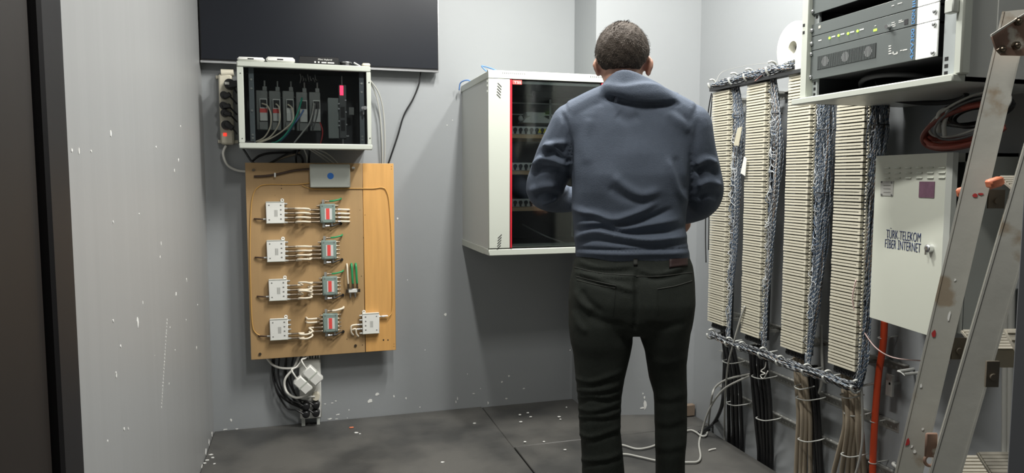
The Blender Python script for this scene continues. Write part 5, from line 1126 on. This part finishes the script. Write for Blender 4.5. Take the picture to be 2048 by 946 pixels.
# --- folds: ridges (+) and creases (-) drawn along lines on the back of the cloth
def folds(me, lines, noise=None, gain=1.):
    co = mverts(me); nr = mnorm(me); P = co-CAM; z = P@FW; px = CXP+FPX*(P@RT)/z; py = CYP-FPX*(P@UP)/z
    face = np.clip(-(nr@MN)*1.6+.25, 0, 1); disp = np.zeros(len(co))
    for amp_, wd, pts in lines:
        pts = np.array(spline([V3(x, y, 0) for x, y in pts], [0]*len(pts), 6)[0])[:, :2]; best = np.full(len(co), 1e9); tt = np.zeros(len(co)); n_ = len(pts)-1
        for i in range(n_):
            a, b = pts[i], pts[i+1]; ab = b-a; L2 = max(ab@ab, 1e-9)
            t = np.clip(((px-a[0])*ab[0]+(py-a[1])*ab[1])/L2, 0, 1); d = np.hypot(px-(a[0]+t*ab[0]), py-(a[1]+t*ab[1]))
            m = d < best; best[m] = d[m]; tt[m] = (i+t[m])/n_
        taper = np.clip(np.minimum(tt, 1-tt)*5+.25, 0, 1); disp += gain*amp_*np.exp(-(best/wd)**2)*taper
    if noise:
        a_, f_ = noise
        for k in range(5):
            v = NR.normal(size=3)*f_; disp += a_*np.sin(co@v+NR.uniform(0, 6))*.5
    co = co+nr*(disp*face)[:, None]; me.vertices.foreach_set('co', co.ravel()); me.update()
# --- hoodie
mb = MB(); mb.loft([sring(*r_, n=40) for r_ in TORSO])
limb(mb, ARML); limb(mb, ARMR)
# trapezius slopes
mb.tube([MP(1150, 232, -.02), MP(1190, 210, -.03), MP(1225, 196, -.03)], [.055, .052, .05], 14, 5); mb.tube([MP(1372, 236, -.02), MP(1330, 214, -.03), MP(1285, 198, -.03)], [.055, .055, .052], 14, 5)
# hood: a standing collar and a fold of cloth dropping to the right shoulder
# hood: a collar standing behind the neck whose lower fold drops over the back and the right shoulder
HR = [[(1207, 178, .04), (1208, 167, -.03), (1216, 154, -.065), (1230, 143, -.085), (1247, 138, -.092), (1270, 143, -.092), (1297, 155, -.080), (1322, 169, -.055), (1340, 184, -.005)],
      [(1203, 181, .04), (1203, 171, -.035), (1211, 165, -.078), (1228, 165, -.101), (1250, 167, -.108), (1276, 163, -.107), (1303, 164, -.094), (1328, 175, -.068), (1347, 190, -.012)],
      [(1200, 185, .04), (1200, 174, -.04), (1209, 169, -.086), (1230, 172, -.114), (1252, 172, -.123), (1280, 167, -.123), (1308, 166, -.110), (1332, 175, -.082), (1360, 192, -.028)],
      [(1192, 189, .04), (1192, 182, -.045), (1209, 180, -.088), (1231, 183, -.116), (1256, 187, -.126), (1285, 187, -.128), (1316, 187, -.116), (1343, 188, -.088), (1366, 198, -.03)],
      [(1190, 193, .04), (1189, 189, -.048), (1211, 189, -.086), (1233, 193, -.106), (1259, 200, -.113), (1288, 204, -.115), (1322, 204, -.104), (1352, 200, -.085), (1372, 206, -.03)]]
HP = [np.array([MP(*q) for q in r_]) for r_ in HR]
HP += [HP[4]+MN*.030+V3(0, 0, .004), HP[2]+MN*.034, HP[0]+MN*.026-V3(0, 0, .004)]
HP = [np.array(spline(list(r_), [0]*len(r_), 5)[0]) for r_ in HP]
mb.loft([[r_[k] for r_ in HP] for k in range(len(HP[0]))])
mb.ball(MP(1252, 206, -.015), (.105, .055, .045), 20, 12, np.array([MT, MN, V3(0, 0, 1)]))
mb.tube([MP(1203, 188, .03), MP(1225, 205, .085), MP(1260, 214, .10), MP(1310, 208, .085), MP(1352, 198, .0)], [.024, .028, .03, .028, .024], 12, 5)
hme = fuse(mb, .0055, 5)
folds(hme, [
    (-.004, 4, [(1199, 196), (1233, 200), (1262, 207), (1320, 210), (1360, 208)]),
    (.009, 6, [(1146, 416), (1170, 424), (1191, 427), (1229, 438), (1267, 427), (1310, 407)]), (-.008, 6, [(1150, 432), (1195, 440), (1240, 452), (1285, 442), (1340, 420)]),
    (.008, 6, [(1159, 448), (1208, 444), (1245, 456), (1299, 448), (1353, 439)]), (-.008, 6, [(1155, 462), (1200, 455), (1250, 466), (1310, 464), (1370, 455)]),
    (.008, 6, [(1150, 477), (1186, 463), (1235, 471), (1299, 481), (1375, 472)]), (-.007, 5, [(1150, 488), (1190, 480), (1240, 486), (1310, 492), (1375, 486)]),
    (-.006, 3, [(1148, 497), (1200, 499), (1265, 500), (1330, 499), (1378, 497)]), (.004, 6, [(1150, 506), (1260, 508), (1378, 506)]),
    (.005, 6, [(1336, 318), (1345, 350), (1356, 380), (1376, 408)]), (-.004, 7, [(1352, 312), (1362, 350), (1376, 385)]), (.005, 9, [(1226, 352), (1250, 372), (1283, 390), (1320, 380)]), (-.004, 9, [(1215, 375), (1250, 395), (1300, 405)]),
    (-.006, 5, [(1124, 226), (1133, 250), (1140, 290), (1141, 340), (1141, 400)]), (-.003, 6, [(1396, 240), (1390, 280), (1384, 330), (1380, 400)]),
    (.010, 5, [(1089, 296), (1108, 287), (1133, 285)]), (-.010, 5, [(1090, 308), (1110, 302), (1126, 316), (1136, 328)]), (.009, 5, [(1096, 288), (1115, 300), (1134, 326)]), (.010, 6, [(1068, 336), (1085, 318), (1105, 318), (1136, 330)]), (-.010, 5, [(1066, 348), (1088, 338), (1130, 342)]),
    (.006, 7, [(1060, 382), (1085, 372), (1110, 370)]), (-.006, 6, [(1070, 396), (1095, 388), (1125, 392)]), (.006, 6, [(1080, 408), (1110, 396), (1135, 378)]),
    (.008, 6, [(1392, 330), (1412, 318), (1432, 328)]), (-.008, 6, [(1390, 345), (1412, 336), (1436, 348)]), (.007, 6, [(1396, 372), (1418, 362), (1440, 372)]), (-.006, 6, [(1395, 395), (1420, 388), (1440, 396)]),
    (-.004, 10, [(1235, 225), (1255, 238), (1280, 232)]), (.004, 10, [(1330, 225), (1355, 240), (1380, 262)]), (.003, 12, [(1180, 235), (1170, 280), (1178, 330)])], (.0016, 22), 1.7)
hood = finish(hme, 'hoodie', M['hood'], man, base)
# --- trousers
mb = MB(); mb.loft([sring(*r_, n=36) for r_ in HIPS]); mb.loft([sring(*r_, n=28, e=2.2) for r_ in LEGL]); mb.loft([sring(*r_, n=28, e=2.2) for r_ in LEGR])
tme = fuse(mb, .0075, 6)
K = []
for i, y in enumerate((752, 776, 792, 812, 829, 862, 915)):
    x0 = 1150+i*1.2; K += [(.007, 4.5, [(x0, y+4), (1180, y+12-(i*7 % 5)*3), (1215, y+2), (1243, y-10)]), (-.006, 4.5, [(x0, y+13), (1185, y+20-(i*7 % 5)*3), (1220, y+9), (1243, y)])]
for i, y in enumerate((720, 790, 840, 890)): K += [(.003, 8, [(1300, y), (1335, y+8), (1372, y-4)]), (-.003, 8, [(1302, y+14), (1340, y+18), (1372, y+8)])]
K += [(.006, 4, [(1155, 522), (1200, 534), (1262, 532)]), (-.006, 4, [(1152, 535), (1200, 545), (1268, 541)]), (.006, 4, [(1150, 545), (1200, 552), (1270, 555)]), (.006, 5, [(1275, 535), (1300, 547), (1335, 545), (1370, 532)]), (-.006, 5, [(1278, 546), (1305, 557), (1345, 552), (1380, 540)]),
      (.006, 5, [(1158, 545), (1200, 560), (1240, 575), (1270, 582)]), (-.005, 5, [(1160, 556), (1210, 572), (1266, 590)]), (.007, 6, [(1153, 580), (1162, 604), (1185, 622)]), (-.007, 6, [(1165, 580), (1178, 604), (1205, 625)]), (-.006, 7, [(1170, 630), (1210, 645), (1250, 650)]),
      (-.012, 4, [(1272, 545), (1272, 590), (1270, 640), (1268, 662)]), (-.006, 8, [(1290, 650), (1330, 655), (1370, 645)]), (.006, 7, [(1144, 620), (1158, 650), (1175, 665)])]
folds(tme, K, (.0018, 25), .85)
bvh_co = mverts(tme).copy(); bvh = BVHTree.FromPolygons([tuple(p) for p in bvh_co], [tuple(p.vertices) for p in tme.polygons])
trs = finish(tme, 'trousers', M['jean'], man, base)
def onbvh(b, px, py, off):
    d = unit(ray(px, py)); h = b.ray_cast(Vector(CAM), Vector(d))
    return None if h[0] is None else V3(*h[0])+V3(*h[1])*off
def seam(name, pts, r_=.0016, m=None):
    P_ = [p for p in (onbvh(bvh, x, y, .0008) for x, y in pts) if p is not None]
    O(name, MB().tube(P_, r_, 5, 4), m or M['seam'], trs, 180)
def lerp2(pts, n_=10):
    return [tuple(p[:2]) for p in spline([V3(x, y, 0) for x, y in pts], [0]*len(pts), n_)[0]]
seam('pocket_seam', lerp2([(1153, 553), (1190, 562), (1232, 571)])); seam('pocket_seam', lerp2([(1154, 560), (1190, 569), (1230, 576)])); seam('pocket_seam', lerp2([(1232, 571), (1229, 600), (1226, 632)]), .0012, M['jean'])
seam('pocket_seam', lerp2([(1315, 578), (1350, 572), (1383, 562)])); seam('pocket_seam', lerp2([(1315, 578), (1315, 600), (1316, 630)]), .0012, M['jean'])
seam('yoke_seam', lerp2([(1150, 535), (1200, 546), (1240, 550), (1271, 551)])); seam('yoke_seam', lerp2([(1273, 553), (1320, 552), (1384, 545)]))
def patch(name, x0, y0, x1, y1, m, off, nx=8, ny=4, skew=0):
    g_ = [[onbvh(bvh, x0+(x1-x0)*i/nx, y0+(y1-y0)*j/ny+skew*i/nx, off) for i in range(nx+1)] for j in range(ny+1)]
    if any(p is None for r_ in g_ for p in r_): return
    mb = MB(); inn = [[p-MN*-.004 for p in r_] for r_ in g_]; k = (nx+1)*(ny+1); vs = [p for r_ in g_ for p in r_]+[p for r_ in inn for p in r_]; fs = []
    ix = lambda i, j, b_: b_*k+j*(nx+1)+i
    for i in range(nx):
        for j in range(ny): fs += [(ix(i, j, 0), ix(i+1, j, 0), ix(i+1, j+1, 0), ix(i, j+1, 0)), (ix(i, j, 1), ix(i, j+1, 1), ix(i+1, j+1, 1), ix(i+1, j, 1))]
    for i in range(nx): fs += [(ix(i, 0, 0), ix(i, 0, 1), ix(i+1, 0, 1), ix(i+1, 0, 0)), (ix(i, ny, 0), ix(i+1, ny, 0), ix(i+1, ny, 1), ix(i, ny, 1))]
    for j in range(ny): fs += [(ix(0, j, 0), ix(0, j+1, 0), ix(0, j+1, 1), ix(0, j, 1)), (ix(nx, j, 0), ix(nx, j, 1), ix(nx, j+1, 1), ix(nx, j+1, 0))]
    mb.add(vs, fs); O(name, mb, m, trs, 180, label=None)
patch('leather_patch', 1338, 519, 1374, 537, mat('leather_maroon', (.034, .014, .013), .6), .0035, skew=-5)
patch('belt_loop', 1267, 514, 1275, 531, M['seam'], .004, 3, 4)
# --- hair: close cropped cap with short locks
def hairline(az):            # az: 0 = back, pi = face
    c = math.cos(az); s_ = abs(math.sin(az))
    zz = -.060 if c > .55 else (-.060+(.55-c)/.35*.046 if c > .2 else (-.014 if c > -.35 else min(.045, -.014+(-.35-c)*.12)))
    return zz
rows, ncol = 30, 120; ringsv = []
for j in range(rows+1):
    rg = []
    for i in range(ncol):
        az = 2*math.pi*i/ncol; zl = hairline(az if az < math.pi else 2*math.pi-az)/.092; el0 = math.asin(max(-.95, min(.95, zl))); el = math.pi/2*.985-(math.pi/2*.985-el0)*j/rows
        k = 1.0+(.075 if j < rows else .01)+.014*math.sin(9*az+6*el)*math.cos(11*el+3*az)+.009*math.sin(17*az-13*el+2*math.sin(5*el)); ce, se = math.cos(el), math.sin(el)
        rg.append(HC+MT*math.sin(az)*ce*.082*k-MN*math.cos(az)*ce*.098*k+V3(0, 0, se*.092*k))
    ringsv.append(rg)
mb = MB().loft(ringsv)
hr = O('hair', mb, M['hair'], man, 180)
vs = []; fs = []
for q in range(1800):
    j = NR.uniform(0, rows-.4); i = NR.uniform(0, ncol); j0, i0 = int(j), int(i); p = ringsv[j0][i0 % ncol]*(1-(j-j0))+ringsv[min(j0+1, rows)][i0 % ncol]*(j-j0)
    p2 = ringsv[j0][(i0+1) % ncol]*(1-(j-j0))+ringsv[min(j0+1, rows)][(i0+1) % ncol]*(j-j0); p = p*(1-(i-i0))+p2*(i-i0)
    nrm = unit(p-HC); dn = ringsv[min(j0+1, rows)][i0 % ncol]-ringsv[j0][i0 % ncol]; sw = math.sin(HC[0]*0+p@MT*55)+math.sin(p[2]*60+1)
    d = unit(unit(dn)*.8+MT*(.45*sw)+nrm*.08+NR.normal(size=3)*.09); ln = NR.uniform(.008, .015)*(1 if j < rows*.75 else .6); s_ = unit(np.cross(d, nrm))*.0009
    o_ = len(vs); m_ = p+d*ln*.55+nrm*.002; e = p+d*ln; vs += [p-s_, p+s_, m_+s_*.8, m_-s_*.8, e]; fs += [(o_, o_+1, o_+2, o_+3), (o_+3, o_+2, o_+4)]
mb = MB().add(vs, fs); o = O('hair_locks', mb, M['hair'], hr, None, kind='stuff')
# eyes, shoes
for px in (1230, 1258):
    e = MP(px, 119, .116); O('eye', MB().ball(e, .0115, 14, 10), mat('eye_white', (.8, .8, .78), .2), man, 180); O('iris', MB().ball(e+MN*.0072, (.0055, .0055, .0055), 10, 8), mat('iris_brown', (.05, .03, .02), .2), man, 180)
for tab in (LEGL, LEGR):
    py, l, r_, db, df = tab[-1]; c = MP((l+r_)/2, py, (db+df)/2); c[2] = 0; rg = []
    for z, wd, b_, f_ in ((.0, .046, -.085, .195), (.018, .050, -.09, .20), (.03, .048, -.088, .195), (.055, .046, -.085, .165), (.085, .044, -.075, .08), (.115, .046, -.066, .06)):
        rg.append([c+MT*wd*math.copysign(abs(math.cos(t))**.85, math.cos(t))*(1 if math.sin(t) < 0 else .94)+MN*((b_+f_)/2+(f_-b_)/2*math.sin(t))+V3(0, 0, z) for t in np.linspace(0, 2*math.pi, 25)[:-1]])
    O('shoe', MB().loft(rg), M['shoe'], man, 60)
